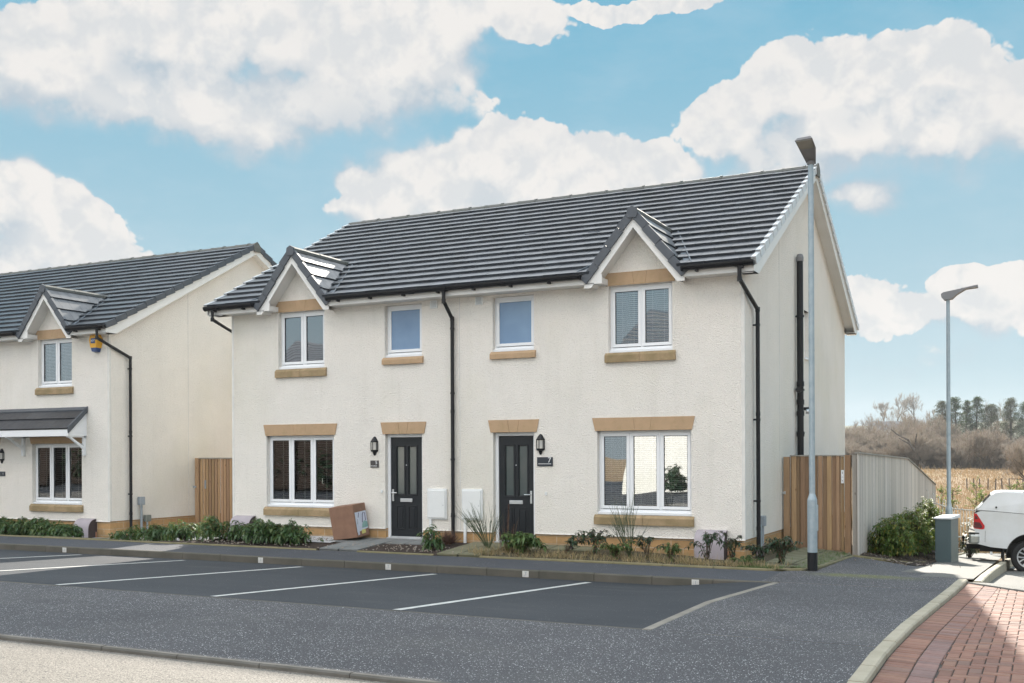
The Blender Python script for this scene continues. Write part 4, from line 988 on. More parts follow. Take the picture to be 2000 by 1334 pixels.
# curved gas boxes against the plinth
def gasbox(loc, label):
    t = thing('gas_meter_box', label, 'gas box', loc, group='mauve rounded gas boxes at the foot of the walls'); W_ = .26; pr = [(0, .52), (-.06, .515)]+[(-.06-.22*math.sin(a), .27+.245*math.cos(a)) for a in [R(u) for u in (15, 30, 45, 60, 75, 90)]]+[(-.285, .05), (-.285, .0)]
    m = MB(); v = [(x, y, z) for x in (-W_, W_) for y, z in pr]; n = len(pr); m.add(v, [(i, n+i, n+i+1, i+1) for i in range(n-1)])
    v2 = [(x, y*.97, z-.008) for x in (-W_, W_) for y, z in pr]; m.add(v2, [(i+1, n+i+1, n+i, i) for i in range(n-1)]); m.obj('lid', 'mauve', t, smooth=True)
    m = MB(); m.prism([(y*.95, z*.97) for y, z in pr]+[(0, 0)], 'x', -W_+.012, W_-.012); m.obj('body', 'brown', t)
    m = MB(); m.tube([(W_+.01, -.05, .20), (W_+.01, -.05, -.02)], .012, 8); m.obj('pipe', MT['copper'], t); return t
MT['copper'] = simple('copper_pipe', (.50, .25, .15), rough=.5)
gasbox((-.56, .02, -.02), 'mauve rounded gas box near the right corner of the middle house'); gasbox((-10.85, .02, .0), 'mauve rounded gas box behind the shrubs at the left corner of the middle house'); gasbox((-16.25, .57, -.22), 'mauve rounded gas box at the right corner of the left house')
# alarm box on the left house
def alarm():
    t = thing('alarm_box', 'yellow and blue alarm box under the gutter of the left house', 'alarm box', (-15.93, .55, 4.56)); t.scale = (1.3, 1.3, 1.3); MT['yellow'] = simple('alarm_yellow', (.78, .40, .02), rough=.35); MT['blue'] = simple('alarm_blue', (.02, .06, .20), rough=.35)
    # faceted body: hexagonal front tapering to the wall
    o = [(-.10, .13), (.07, .13), (.13, .04), (.085, -.10), (-.085, -.10), (-.13, .04)]; m = MB(); n = 6
    v = [(x*.80-.0, -.11, z) for x, z in o]+[(x*1.12, 0, z*1.1) for x, z in o]; m.add(v, [tuple(range(n))[::-1]]+[(i, (i+1) % n, n+(i+1) % n, n+i) for i in range(n)]); m.obj('case', 'yellow', t)
    o2 = [(-.085, -.10), (.085, -.10), (.055, -.17), (-.055, -.17)]; m = MB(); n = 4; v = [(x*.80, -.10, z) for x, z in o2]+[(x*1.12, 0, z*1.06) for x, z in o2]; m.add(v, [tuple(range(n))]+[(i, (i+1) % n, n+(i+1) % n, n+i) for i in range(n)]); m.obj('base', 'blue', t)
    m = MB(); m.bev(-.055, .055, -.116, -.11, -.02, .075, .002); lg = m.obj('logo', 'blue', t); text('lettering', 'ADT', .052, (0, -.1175, .027), 'paint', lg)
alarm()
# cable and meter ducts on the gable ends
def duct(loc, label, two):
    t = thing('cable_duct', label, 'duct', loc); m = MB(); m.tube([(0, 0, .62), (0, 0, .05), (0, 0, -.02)], .032, 12); m.tube([(0, 0, .02), (.01, -.01, -.14), (.01, -.01, -.34)], [.034, .06, .06], 12); m.obj('pipe', 'grey', t)
    MB().bev(-.05, .05, -.08, .08, .60, .80, .012).obj('box', 'grey', t)
    if two: m = MB(); m.tube([(0, .19, .22), (0, .19, 0)], .028, 12); m.tube([(0, .19, .02), (.01, .18, -.14), (.01, .18, -.34)], [.03, .058, .058], 12); m.obj('pipe', 'grey', t); MB().bev(-.045, .05, .10, .28, .18, .34, .008).obj('vent_cover', 'cabside', t)
duct((-15.47, 1.47, 0), 'grey plastic duct with a box on top, on the gable wall of the left house', True)
t = thing('cable_duct', 'grey plastic duct with a square box behind the right drainpipe', 'duct', (.06, .98, 0)); MB().tube([(0, 0, .62), (0, 0, -.12)], .026, 10).obj('pipe', 'grey', t); MB().bev(-.05, .05, -.06, .08, .52, .70, .01).obj('box', 'grey', t); MB().tube([(.0, -.13, .55), (.0, -.13, -.12)], .018, 8).obj('pipe', 'galv', t)
for (x, lab) in ((-3.72, 'small white bell push on the wall right of door 7'), (-7.36, 'small white bell push on the wall left of door 5')):
    b = MB().bev(-.022, .022, -.02, 0, -.03, .03, .006).obj('bell_push', 'meter'); b.location = (x, 0, 1.08); tag(b, lab, 'bell push')
# ------------------------------------------------------------------ fences
def boards(mb, length, w, gap, th, zt, zb, rng, mul=(.8, 1.2), off=0.0, xs=0.0):
    x = xs
    while x < length-.01:
        q = min(x+w*rng.uniform(.96, 1.04), length); k = rng.uniform(*mul); mb.bev(x, q-gap, off, off+th, zb(x), zt(x)+rng.uniform(-.004, .004), .004, (k, k*rng.uniform(.96, 1.02), k*rng.uniform(.92, 1.03))); x = q
def gate_right():
    rng = random.Random(5); t = thing('timber_gate', 'orange-brown boarded gate between the right gable and the pale fence', 'gate', (.03, 2.8, -.05))
    m = MB(); boards(m, 1.13, .085, .004, .018, lambda x: 1.80, lambda x: .02, rng, (.70, 1.15), off=.022, xs=.13); boards(m, 1.13, .165, .085, .018, lambda x: 1.80, lambda x: .02, rng, (.8, 1.3), off=-.002, xs=.16); m.obj('board', 'woodnew', t)
    m = MB(); m.bev(.12, 1.14, -.002, .05, 1.80, 1.825, .004); m.obj('rail', 'cap', t)
    MB().bev(.0, .118, -.01, .06, .02, 1.79, .004, 1.0).obj('post', 'woodnew', t); MB().bev(1.145, 1.255, -.03, .09, -.05, 1.82, .006, (.85, .8, .78)).obj('post', 'woodnew', t)
    m = MB(); m.box(-.02, .03, -.02, -.01, 1.08, 1.12); m.bev(.02, .045, -.03, -.01, 1.07, 1.13, .004); m.obj('latch', 'chrome', t)
    s = thing('gate_number_plate', 'narrow upright white plate with black characters on the brown gate', 'sign', (1.14, 2.797, 1.36)); MB().bev(-.03, .022, -.008, 0, -.12, .13, .002).obj('plate', 'upvc', s)
    text('lettering', '1', .065, (-.004, -.0095, .075), 'black', s); text('lettering', 'o', .05, (-.004, -.0095, .0), 'grey', s); text('lettering', 'k', .05, (-.004, -.0095, -.07), 'black', s)
gate_right()
def fence_right():
    rng = random.Random(6); p0 = Vector((1.42, 2.70)); p1 = Vector((1.40, 18.2)); d = p1-p0; L = d.length
    t = thing('timber_fence', 'pale weathered board fence running back from the gate and stepping down at its far end', 'fence', (p0.x, p0.y, 0), math.atan2(d.y, d.x))
    top = lambda x: 1.80-.15*x/7.9 if x < 7.9 else 1.65-.87*(x-7.9)/(L-7.9)
    bot = lambda x: H(1.4, 2.7+x)-.12
    m = MB(); m2 = MB(); x = 0; i = 0
    while x < L:
        q = x+.10; k = rng.uniform(.80, 1.2); y = -.014-.003*(i % 2)
        m.add([(x, y, bot(x)), (q-.007, y, bot(q)), (q-.007, y, top(q)), (x, y, top(x)), (x, y+.018, bot(x)), (q-.007, y+.018, bot(q)), (q-.007, y+.018, top(q)), (x, y+.018, top(x))], ((0, 1, 2, 3), (5, 4, 7, 6), (0, 3, 7, 4), (1, 5, 6, 2), (3, 2, 6, 7)), (k, k, k*rng.uniform(.97, 1.03)))
        x = q; i += 1
    m.box(0, L*.5, .006, .012, bot(0), top(0)-.10, .25)
    b = m.obj('board', 'woodold', t)
    m = MB()
    for a, c in ((-.01, 7.9), (7.9, L)): m.add([(a, -.045, top(a)), (c, -.045, top(c)), (c, .045, top(c)), (a, .045, top(a)), (a, -.045, top(a)+.028), (c, -.045, top(c)+.028), (c, .045, top(c)+.028), (a, .045, top(a)+.028)], ((0, 3, 2, 1), (4, 5, 6, 7), (0, 1, 5, 4), (2, 3, 7, 6), (0, 4, 7, 3), (1, 2, 6, 5)))
    m.obj('capping', 'cap', t)
    for x in frange(.1, L-.1, 8): MB().bev(x-.045, x+.045, .015, .105, bot(x), top(x)-.02, .005, .7).obj('post', 'woodold', t)
fence_right()
def fence_left():
    rng = random.Random(8); t = thing('timber_gate', 'brown slatted gate and fence panel in the gap between the two houses', 'gate', (-15.48, 3.36, -.25))
    m = MB(); rng2 = random.Random(3)
    boards(m, 2.95, .10, .020, .018, lambda x: 1.98, lambda x: .03, rng, xs=.16, off=.0); boards(m, 4.22, .125, .055, .018, lambda x: 2.02, lambda x: .03, rng, xs=3.12, off=-.01); boards(m, 4.2, .12, .03, .016, lambda x: 2.0, lambda x: .03, rng, (.45, .7), xs=.1, off=.04); m.obj('board', 'woodleft', t)
    MB().bev(.12, 3.0, -.02, .05, 1.98, 2.01, .004, .8).obj('rail', 'cap', t); MB().bev(3.05, 4.24, -.03, .05, 2.02, 2.05, .004, .8).obj('rail', 'cap', t)
    MB().bev(0, .12, -.03, .07, 0, 2.0, .005, 1.1).obj('post', 'woodleft', t); MB().bev(2.90, 3.10, -.02, .06, 0, 2.04, .005, (.95, .98, 1.05)).obj('post', 'woodleft', t)
    m = MB(); m.bev(.33, .37, -.03, 0, 1.2, 1.42, .004); m.box(-.05, .05, -.05, -.03, 1.22, 1.27); m.obj('latch', 'grey', t)
fence_left()
# ------------------------------------------------------------------ cabinet, lamp posts
def cabinet():
    z = H(2.7, 5.2); t = thing('utility_cabinet', 'grey-green metal cabinet with a pale sloping lid beside the evergreen hedge', 'cabinet', (2.56, 5.02, z), R(-9))
    MB().bev(0, .30, .0, .62, -.03, .88, .008).obj('body', 'greencab', t); MB().bev(.301, .306, .02, .60, .0, .87, .002).obj('side_panel', 'cabside', t)
    m = MB(); m.add([(-.02, -.03, .88), (.33, -.03, .88), (.33, .65, .88), (-.02, .65, .88), (-.02, -.03, .905), (.33, -.03, .925), (.33, .65, .95), (-.02, .65, .93)], ((0, 3, 2, 1), (4, 5, 6, 7), (0, 1, 5, 4), (1, 2, 6, 5), (2, 3, 7, 6), (3, 0, 4, 7))); m.obj('lid', 'upvc', t)
    m = MB(); m.box(.03, .27, -.004, 0, .06, .85); m.box(.24, .26, -.012, -.004, .42, .47); m.obj('door', 'greencab', t)
cabinet()
def lamp1():
    t = thing('street_lamp', 'galvanised street lamp with a black base, in front of the brown gate', 'street lamp', (1.32, -1.05, -.01))
    m = MB(); m.tube([(0, 0, .28), (0, 0, 1.06), (0, 0, 1.10), (0, 0, 1.19), (0, 0, 6.33)], [.076, .076, .074, .046, .041], 20); m.box(.055, .085, -.03, .03, .62, 1.02); m.tube([(0, 0, 3.40), (0, 0, 3.43)], .0475, 16); m.obj('pole', 'galv', t, smooth=False)
    m = MB(); m.tube([(0, 0, 0), (0, 0, .283)], .0775, 20); m.obj('base', 'black', t)
    # head: a flat wedge that widens away from the pole, seen from below
    h = MB(); d = Vector((.03, -1)).normalized(); s = Vector((-d.y, d.x))
    def P(l, w, z): q = d*l+s*w; return (q.x, q.y, z)
    zb = 6.31; up = lambda l: zb+.015+.30*(l+.08)
    o = [(-.08, .065), (-.08, -.065), (.25, -.10), (.60, -.135), (.62, .125), (.36, .135)]
    v = [P(l, w, up(l)) for l, w in o]+[P(l*.97, w*.75, up(l)+(.13 if l < .3 else .04)) for l, w in o]; n = 6
    h.add(v, [tuple(range(n)), tuple(range(n, 2*n))[::-1]]+[(i, n+i, n+(i+1) % n, (i+1) % n) for i in range(n)]); hd = h.obj('lamp_head', 'lampgrey', t)
    h = MB(); e = .012; o = [(.40, .11), (.375, .06), (.375, -.06), (.40, -.105), (.585, -.12), (.60, .11)]
    v = [P(l, w, up(l)-e) for l, w in o]; h.add(v+[(a, b, c+.014) for a, b, c in v], [tuple(range(6)), (0, 1, 7, 6), (1, 2, 8, 7), (2, 3, 9, 8), (3, 4, 10, 9), (4, 5, 11, 10), (5, 0, 6, 11)]); h.obj('lens', 'lens', hd)
    h = MB(); h.tube([(0, 0, 6.30), (0, 0, 6.36)], .055, 14); h.obj('collar', 'lampgrey', hd)
lamp1()
def lamp2():
    X, Y = 2.47, 9.6; z = H(X, Y); t = thing('street_lamp', 'distant street lamp with its arm pointing right, behind the grey-green cabinet', 'street lamp', (X, Y, z))
    m = MB(); m.tube([(0, 0, -.1), (0, 0, 1.1), (0, 0, 1.19), (0, 0, 6.15)], [.075, .075, .050, .042], 16); m.obj('pole', 'galv', t)
    # head seen side-on: deep at the pole, tapering to the tip
    prof = [(-.08, .02), (-.14, .09), (-.15, .17), (-.10, .205), (.30, .27), (.60, .325), (.66, .33), (.66, .275), (.40, .255), (.20, .14), (.10, .04)]
    m = MB(); m.prism([(a, b+6.1) for a, b in prof], 'y', -.11, .11); m.obj('lamp_head', 'lampgrey', t)
    m = MB(); m.box(.30, .62, -.09, .09, 6.37, 6.385); m.obj('lens', 'lens', t)
lamp2()
# ------------------------------------------------------------------ cardboard box
def carton():
    t = thing('cardboard_box', 'large worn cardboard carton tilted on the slabs left of door 5', 'box', (-8.22, -.46, .10), 0)
    t.rotation_euler = (R(5), R(-7), R(-2))
    w, d, h = .60, .42, .66; m = MB(); m.bev(0, w, 0, d, 0, h, .012)
    m.box(.26, .34, -.002, 0, .05, .40, (1.25, 1.2, 1.15)); c = m.obj('carton', 'card', t)
    m = MB(); x = w+.0015
    m.quad((x, .03, .10), (x, .40, .15), (x, .40, .50), (x, .03, .50)); MT['print'] = simple('printed_panel', (.50, .55, .66), (.62, .66, .75), scale=7, rough=.5); pn = m.obj('printed_panel', 'print', c)
    MT['pteal'] = simple('print_teal', (.14, .30, .30), (.25, .42, .40), scale=9, rough=.5); MT['pyel'] = simple('print_yellow', (.62, .58, .20), rough=.5); MT['pgrey'] = simple('print_dark', (.13, .14, .22), (.2, .2, .28), scale=12, rough=.5)
    x += .0015; m = MB(); m.poly([(x, .20, .17), (x, .40, .17), (x, .40, .27), (x, .30, .31), (x, .22, .25)]); m.obj('print_shape', 'pteal', pn)
    m = MB(); m.poly([(x, .22, .28), (x, .25, .27), (x, .29, .44), (x, .33, .47), (x, .30, .485), (x, .26, .45)]); m.poly([(x, .11, .40), (x, .13, .38), (x, .17, .48), (x, .15, .49)]); m.poly([(x, .33, .30), (x, .36, .30), (x, .37, .46), (x, .34, .47)]); m.poly([(x, .07, .26), (x, .085, .26), (x, .10, .36), (x, .09, .36)]); m.obj('print_shape', 'pgrey', pn)
    m = MB(); m.quad((x, .17, .055), (x, .30, .06), (x, .30, .14), (x, .17, .135)); m.obj('print_label', 'pyel', c)
    m = MB(); m.poly([(x, .04, .04), (x, .10, .05), (x, .10, .11), (x, .04, .11)]); m.obj('print_label', 'print', c)
carton()
# ------------------------------------------------------------------ plants
MT['leaf'] = leaf_mat('laurel_leaf', (.038, .090, .032), (.075, .145, .050), (.13, .17, .06), rough=.42, trans=.32)
MT['leafdark'] = leaf_mat('dark_leaf', (.030, .065, .036), (.060, .10, .058), (.10, .075, .085), rough=.35)
MT['leafhedge'] = leaf_mat('hedge_leaf', (.055, .115, .022), (.125, .190, .035), (.30, .25, .045), rough=.5, trans=.4)
MT['weedleaf'] = leaf_mat('weed_leaf', (.06, .12, .035), (.10, .17, .05), (.16, .17, .06), rough=.5)
MT['straw'] = leaf_mat('dry_grass', (.34, .26, .13), (.42, .33, .19), (.20, .20, .08), rough=.8, trans=.3, tcol=None)
MT['twig'] = simple('twig', (.11, .075, .045), (.07, .05, .035), rough=.8); MT['greenstem'] = simple('green_stem', (.075, .10, .045), (.05, .07, .035), rough=.7)
MT['deadstem'] = simple('dead_stem', (.17, .115, .075), (.11, .07, .05), rough=.9); MT['heather'] = leaf_mat('heather_tip', (.14, .075, .065), (.20, .12, .09), (.10, .08, .05), rough=.8, tcol=None)
MT['flower'] = simple('white_flower', (.75, .74, .66), rough=.6)
class Leaves:
    def __init__(s): s.V = []; s.F = []; s.T = []
    def leaf(s, p, d, L, w, droop, up=Vector((0, 0, 1)), tone=(.5, .5, 0), fold=.25):
        d = d.normalized(); side = d.cross(up); side = side.normalized() if side.length > 1e-4 else Vector((1, 0, 0)); nrm = side.cross(d).normalized()
        m = p+d*(L*.45)-Vector((0, 0, droop*L*.25)); e = p+d*(L*.95)-Vector((0, 0, droop*L*.9)); o = len(s.V); f = nrm*(w*fold)
        s.V += [p[:], (m+side*w*.5+f)[:], (m-side*w*.5+f)[:], e[:], m[:]]; s.F += [(o, o+1, o+4), (o, o+4, o+2), (o+4, o+1, o+3), (o+2, o+4, o+3)]; s.T += [tone]*4
    def blade(s, p, q, w, tone, bend=Vector((0, 0, 0))):
        d = (q-p); side = Vector((-d.y, d.x, 0)); side = side.normalized() if side.length > 1e-5 else Vector((1, 0, 0)); m = (p+q)*.5+bend; o = len(s.V)
        s.V += [(p-side*w*.5)[:], (p+side*w*.5)[:], (m+side*w*.35)[:], (m-side*w*.35)[:], q[:]]; s.F += [(o, o+1, o+2), (o, o+2, o+3), (o+3, o+2, o+4)]; s.T += [tone]*3
    def obj(s, name, mat, parent=None): return npmesh(name, s.V, s.F, mat, parent, np.array(s.T, np.float32))
def rdir(rng, zlo=-.2, zhi=1.0):
    a = rng.uniform(0, 2*math.pi); z = rng.uniform(zlo, zhi); r = math.sqrt(max(0, 1-z*z)); return Vector((r*math.cos(a), r*math.sin(a), z))
def shrub(name, label, loc, rx, ry, h, tips, mat='leaf', L=.105, w=.042, seed=1, group=None, per=8, stem=True, cat='shrub', low=.12, droop=.55):
    rng = random.Random(seed); t = thing(name, label, cat, loc, group=group); S = MB(); lv = Leaves()
    lobes = [(Vector((rng.uniform(-.45, .45)*rx, rng.uniform(-.45, .45)*ry, 0)), rng.uniform(.75, 1.1)) for _ in range(5)]
    for i in range(tips):
        c, k = rng.choice(lobes); d = rdir(rng, low, 1); rr = rng.uniform(.55, 1.0)
        tip = c+Vector((d.x*rx*.75*rr, d.y*ry*.75*rr, h*(.12+.88*d.z*k*rr)))
        base = Vector((rng.uniform(-.12, .12)*rx, rng.uniform(-.1, .1)*ry, 0)); mid = (base+tip)*.5+Vector((0, 0, .05*h))
        if stem and i % 2 == 0: S.tube([base, mid, tip], [.008, .005, .003], 4, cap=False)
        g = rng.random(); ax = (tip-mid).normalized()
        for j in range(per):
            a = 2*math.pi*j/per+rng.uniform(-.3, .3); s1 = ax.orthogonal().normalized(); s2 = ax.cross(s1); dd = (s1*math.cos(a)+s2*math.sin(a))*1.0+ax*rng.uniform(-.1, .7)
            sc = rng.uniform(.7, 1.15); lv.leaf(tip-ax*rng.uniform(0, .07), dd, L*sc, w*sc, droop*rng.uniform(.6, 1.4), tone=(cl(g*.6+rng.random()*.4, 0, 1), rng.random(), 0))
    if stem: S.obj('stem', 'twig', t)
    lv.obj('foliage', mat, t); return t
gz_ = lambda x, y: G(x, y)+.01
lab_l = ['at the far left edge', 'second from the left edge', 'third from the left edge', 'fourth from the left edge', 'nearest its mauve gas box']
for i, (x, y, r, h) in enumerate(((-18.6, -.65, .75, .46), (-17.75, -.75, .62, .40), (-16.95, -.8, .60, .40), (-16.25, -.75, .62, .42), (-15.55, -.8, .52, .34))):
    shrub('laurel_shrub', 'low laurel in front of the left house, '+lab_l[i], (x, y, gz_(x, y)), r*1.1, .52, h*1.12, 165, L=.125, w=.052, seed=10+i, group='low laurels in front of the left house')
lab_m = ['small thin one beside the grey duct', 'with sunlit top leaves in front of the slatted gate', 'before the right half of the slatted gate', 'in front of the mauve gas box of the middle house', 'between that gas box and the big window', 'under the left end of the big window of number 5', 'under the middle of the big window of number 5', 'thin one just left of the cardboard box']
for i, (x, y, r, h, n) in enumerate(((-13.55, -.75, .36, .30, 34), (-12.55, -.85, .46, .42, 84), (-11.75, -.9, .42, .40, 64), (-11.0, -.95, .34, .46, 44), (-10.45, -.9, .32, .40, 42), (-9.75, -1.0, .50, .44, 100), (-9.05, -1.0, .46, .42, 90), (-8.55, -.95, .26, .26, 16))):
    shrub('laurel_shrub', 'laurel '+lab_m[i], (x, y, gz_(x, y)), r*1.15, .42, h*1.15, int(n*1.45), L=.12, w=.050, seed=30+i, group='laurels between the left house and the cardboard box')
shrub('laurel_shrub', 'bushy green laurel in the dark mulch right of door 5', (-5.62, -1.0, gz_(-5.6, -1)), .30, .28, .50, 34, L=.13, w=.046, seed=51)
def heather(x, y):
    rng = random.Random(4); t = thing('heather_plant', 'reddish brown twiggy heather at the foot of the middle drainpipe', 'plant', (x, y, gz_(x, y))); lv = Leaves()
    for i in range(420):
        d = rdir(rng, .45, 1); b = Vector((rng.uniform(-.08, .08), rng.uniform(-.08, .08), 0)); lv.blade(b+d*rng.uniform(0, .12), b+d*rng.uniform(.2, .36), .009, (rng.random(), rng.random(), 0))
    lv.obj('stems', 'heather', t)
heather(-5.58, -.42)
def tuft(lv, c, n, h, spread, rng, w=.007, lean=Vector((0, 0, 0)), t2=0.0):
    for i in range(n):
        b = c+Vector((rng.gauss(0, spread*.35), rng.gauss(0, spread*.35), 0)); d = rdir(rng, .35, 1); d.z = abs(d.z); L = h*rng.uniform(.4, 1.1); q = b+d*L+lean*L
        lv.blade(b, q, w*rng.uniform(.6, 1.3), (rng.random(), rng.random() if t2 == 0 else rng.uniform(t2, 1), 0), bend=Vector((0, 0, .1*L)))
def weeds():
    rng = random.Random(12); lv = Leaves()
    for i in range(230):
        x = rng.uniform(-4.6, .9); y = -1.40+abs(rng.gauss(0, .35)); tuft(lv, Vector((x, y, G(x, y))), 10, .15, .12, rng)
    for (x, y, n, h) in ((-4.15, -.95, 60, .30), (-3.85, -.9, 50, .26), (-2.95, -1.15, 70, .20), (-3.3, -1.2, 50, .14), (-1.35, -.9, 90, .30), (-.75, -1.0, 80, .28), (-.45, -1.15, 60, .24), (-.1, -1.1, 50, .2), (.25, -1.2, 60, .2), (.5, -1.25, 50, .18), (-4.35, -1.25, 80, .24), (-4.6, -1.15, 60, .24)): tuft(lv, Vector((x, y, G(x, y))), n, h, .28, rng)
    tag(lv.obj('dry_grass', 'straw'), 'straw-coloured dry grass and weeds along the garden edging in front of number 7', 'grass', kind='stuff')
    lv = Leaves()
    for i in range(420):
        x = rng.uniform(.2, 1.3); y = -1.40+abs(rng.gauss(0, .2)) if x < .9 else rng.uniform(-1.0, 2.6); x = x if y < -1 else 1.28-abs(rng.gauss(0, .22)); tuft(lv, Vector((x, y, H(x, y)+.01)), 8, .07, .08, rng, w=.006)
    tag(lv.obj('grass', 'weedleaf'), 'short green weeds along the edging by the street lamp and gate', 'grass', kind='stuff')
weeds()
def straggly(label, loc, h, spread, n, seed, lean=0.0, mat='leafdark', L=.085, arch=.35):
    rng = random.Random(seed); t = thing('straggly_shrub', label, 'shrub', loc, group='straggly shrubs in the weedy bed of number 7'); S = MB(); lv = Leaves()
    for i in range(n):
        a = rng.uniform(0, 2*math.pi); k = rng.uniform(.3, 1); d = Vector((math.cos(a)*spread*k+lean, math.sin(a)*spread*.5*k, 0)); hh = h*rng.uniform(.6, 1)
        hh *= 1.2; d = d*1.2; p0 = Vector((0, 0, 0)); p1 = d*.35+Vector((0, 0, hh*.75)); p2 = d*.75+Vector((0, 0, hh)); p3 = d+Vector((0, 0, hh*(1-arch*rng.random()))); S.tube([p0, p1, p2, p3], [.007, .005, .004, .002], 4, cap=False)
        for (u, v, m) in ((p0, p1, 4), (p1, p2, 9), (p2, p3, 12)):
            for j in range(m):
                q = u.lerp(v, rng.random()); dd = rdir(rng, -.5, .5); sc = rng.uniform(.6, 1.1); lv.leaf(q, dd, L*sc, L*.42*sc, rng.uniform(.3, .9), tone=(rng.random(), rng.random(), 0))
    S.obj('stem', 'twig', t); lv.obj('foliage', mat, t); return t
for a in (('leafy green shrub in the bed below door 7', (-3.75, -1.0, .03), .34, .42, 34, 61, 0, 'weedleaf', .12, .6), ('arching dark-leaved shrub right of door 7', (-3.0, -.8, .05), .34, .5, 9, 62, .3, 'leafdark', .11), ('upright dark-leaved shrub left of the green bare-stemmed broom', (-2.45, -.75, .05), .42, .30, 9, 63, .1), ('leafy sprawling shrub at the foot of the tall broom', (-1.95, -1.05, .04), .26, .36, 16, 64, 0, 'weedleaf', .08, .5),
          ('dark-leaved low shrub right of the tall broom', (-1.45, -.8, .03), .34, .30, 9, 65), ('bright green weed under the right end of the window of number 7', (-1.0, -1.0, .03), .28, .2, 14, 66, 0, 'weedleaf', .07), ('dark-leaved shrub in front of the right gas box', (-.42, -.85, .02), .44, .34, 12, 67), ('spindly shrub between the gas box and the house corner', (-.02, -.75, .01), .40, .2, 8, 68), ('green low weed in front of the right drainpipe', (.28, -1.15, .02), .16, .18, 14, 69, 0, 'weedleaf', .06), ('green shrub with bluish leaves just right of the corner drainpipe', (.42, -.62, .0), .30, .24, 16, 70, 0, 'leafdark', .09), ('dense dark shrub in front of the left foot of the brown gate', (.72, -.55, -.01), .40, .30, 26, 71, 0, 'leafdark', .075)): straggly(*a)
def broom(label, loc, h, n, seed, mat, spread=.35, lean=0.0, split=3, thick=.006):
    rng = random.Random(seed); t = thing('bare_shrub', label, 'shrub', loc); S = MB()
    for i in range(n):
        a = rng.uniform(0, 2*math.pi); k = rng.uniform(.2, 1); d = Vector((math.cos(a)*spread*k+lean, math.sin(a)*spread*.6*k, h*rng.uniform(.65, 1)*(1.1-.35*k)))
        p = [Vector((0, 0, 0)), d*.28+Vector((0, 0, .02)), d*.62+Vector((0, 0, .05)), d]; S.tube(p, [thick, thick*.8, thick*.55, thick*.25], 5, cap=False)
        for j in range(split):
            u = rng.uniform(.3, .8); q = d*u+Vector((0, 0, .03)); e = q+(d*.35+Vector((rng.uniform(-.1, .1), rng.uniform(-.06, .06), rng.uniform(.02, .12)))); S.tube([q, q.lerp(e, .5)+Vector((rng.uniform(-.02, .02), 0, .01)), e], [thick*.5, thick*.38, thick*.2], 4, cap=False)
    S.obj('stems', mat, t); return t
broom('bare shrub with thin grey stems in front of the meter box left of door 7', (-4.55, -.72, .06), .92, 26, 81, 'greenstem', .55, -.22)
broom('tall bare green-stemmed broom under the window of number 7', (-1.72, -.95, .04), 1.02, 20, 82, 'greenstem', .40, -.08, 4)
def dead_spike():
    rng = random.Random(83); t = thing('dead_flower_spike', 'tall dry brown flower spike in front of door 7', 'plant', (-4.12, -.85, .05)); S = MB(); lv = Leaves()
    for (dx, dy, h, k) in ((.05, 0, .86, 1), (-.06, .03, .42, .6), (.16, 0, .50, .5), (.26, .02, .38, .4), (-.15, 0, .35, .4)):
        S.tube([(dx*.2, dy, 0), (dx*.8, dy, h*.5), (dx, dy, h)], [.008, .006, .004], 5, cap=False)
        for i in range(int(420*k)):
            u = rng.uniform(.25, 1)**.8; p = Vector((dx*u, dy, h*u)); d = rdir(rng, -.1, .9); L = (.035+.03*(1-u))*(1 if k == 1 else .8); lv.blade(p, p+d*L, .008, (rng.random(), rng.random()*.6, 0))
    for i in range(16): a = rng.uniform(-.22, .30); S.tube([(a*.2, rng.uniform(-.1, .1), 0), (a, rng.uniform(-.1, .1), rng.uniform(.3, .72))], [.004, .0015], 4, cap=False)
    S.obj('stem', 'deadstem', t); lv.obj('seed_head', 'heather', t)
dead_spike()
def pebble_bits():
    rng = random.Random(77); m = MB()
    for (cx, cy, sx, sy, n, s) in ((-7.35, -.75, .25, .12, 26, .012), (-8.6, -.35, .35, .2, 60, .014), (2.0, 2.9, .5, .6, 90, .018), (-6.0, -1.1, .8, .25, 120, .018), (-9.8, -1.2, 1.6, .2, 160, .018)):
        for i in range(n):
            x = cx+rng.gauss(0, sx); y = cy+rng.gauss(0, sy)
            if y < -1.42: continue
            z = (G(x, y) if x < 1 else H(x, y))+.02; r = s*rng.uniform(.5, 1.3); k = rng.uniform(.3, 1.0); m.lathe([(r*.6, z-.005), (r, z+r*.3), (r*.5, z+r*.7)], x, y, 5, tone=(k, k, k))
    MT['pebble'] = leaf_mat('pebble', (.20, .15, .11), (.32, .29, .26), rough=.9, trans=0); tag(m.obj('loose_chips', 'pebble'), 'loose bark and stone chips scattered on the beds', 'chips', kind='stuff')
pebble_bits()
# evergreen hedge of three clumps beside the pale fence
for i, (x, y, rx, ry, h, n, lb) in enumerate(((1.88, 4.1, .46, .62, .88, 800, 'left clump of the glossy evergreen hedge, beside the brown post'), (2.10, 5.6, .46, .78, 1.04, 860, 'middle clump of the glossy evergreen hedge with yellowish leaves'), (2.12, 7.4, .50, .98, 1.22, 900, 'rear clump of the glossy evergreen hedge next to the grey-green cabinet'))):
    shrub('evergreen_shrub', lb, (x, y, H(x, y)), rx, ry, h, n, 'leafhedge', .085, .036, 90+i, group=None, per=8, low=.0, droop=.35)
s_ = shrub('flowering_shrub', 'small dark shrub with white flowers to the right of the cabinet', (2.98, 8.6, H(2.98, 8.6)), .26, .3, .85, 110, 'leafdark', .08, .035, 97)
m = MB(); rng = random.Random(98)
for i in range(34):
    d = rdir(rng, .1, 1); c = Vector((d.x*.26, d.y*.3, .1+d.z*.8)); m.lathe([(.012, c.z), (.028, c.z+.01), (.01, c.z+.025)], c.x, c.y, 6)
m.obj('flower', 'flower', s_)
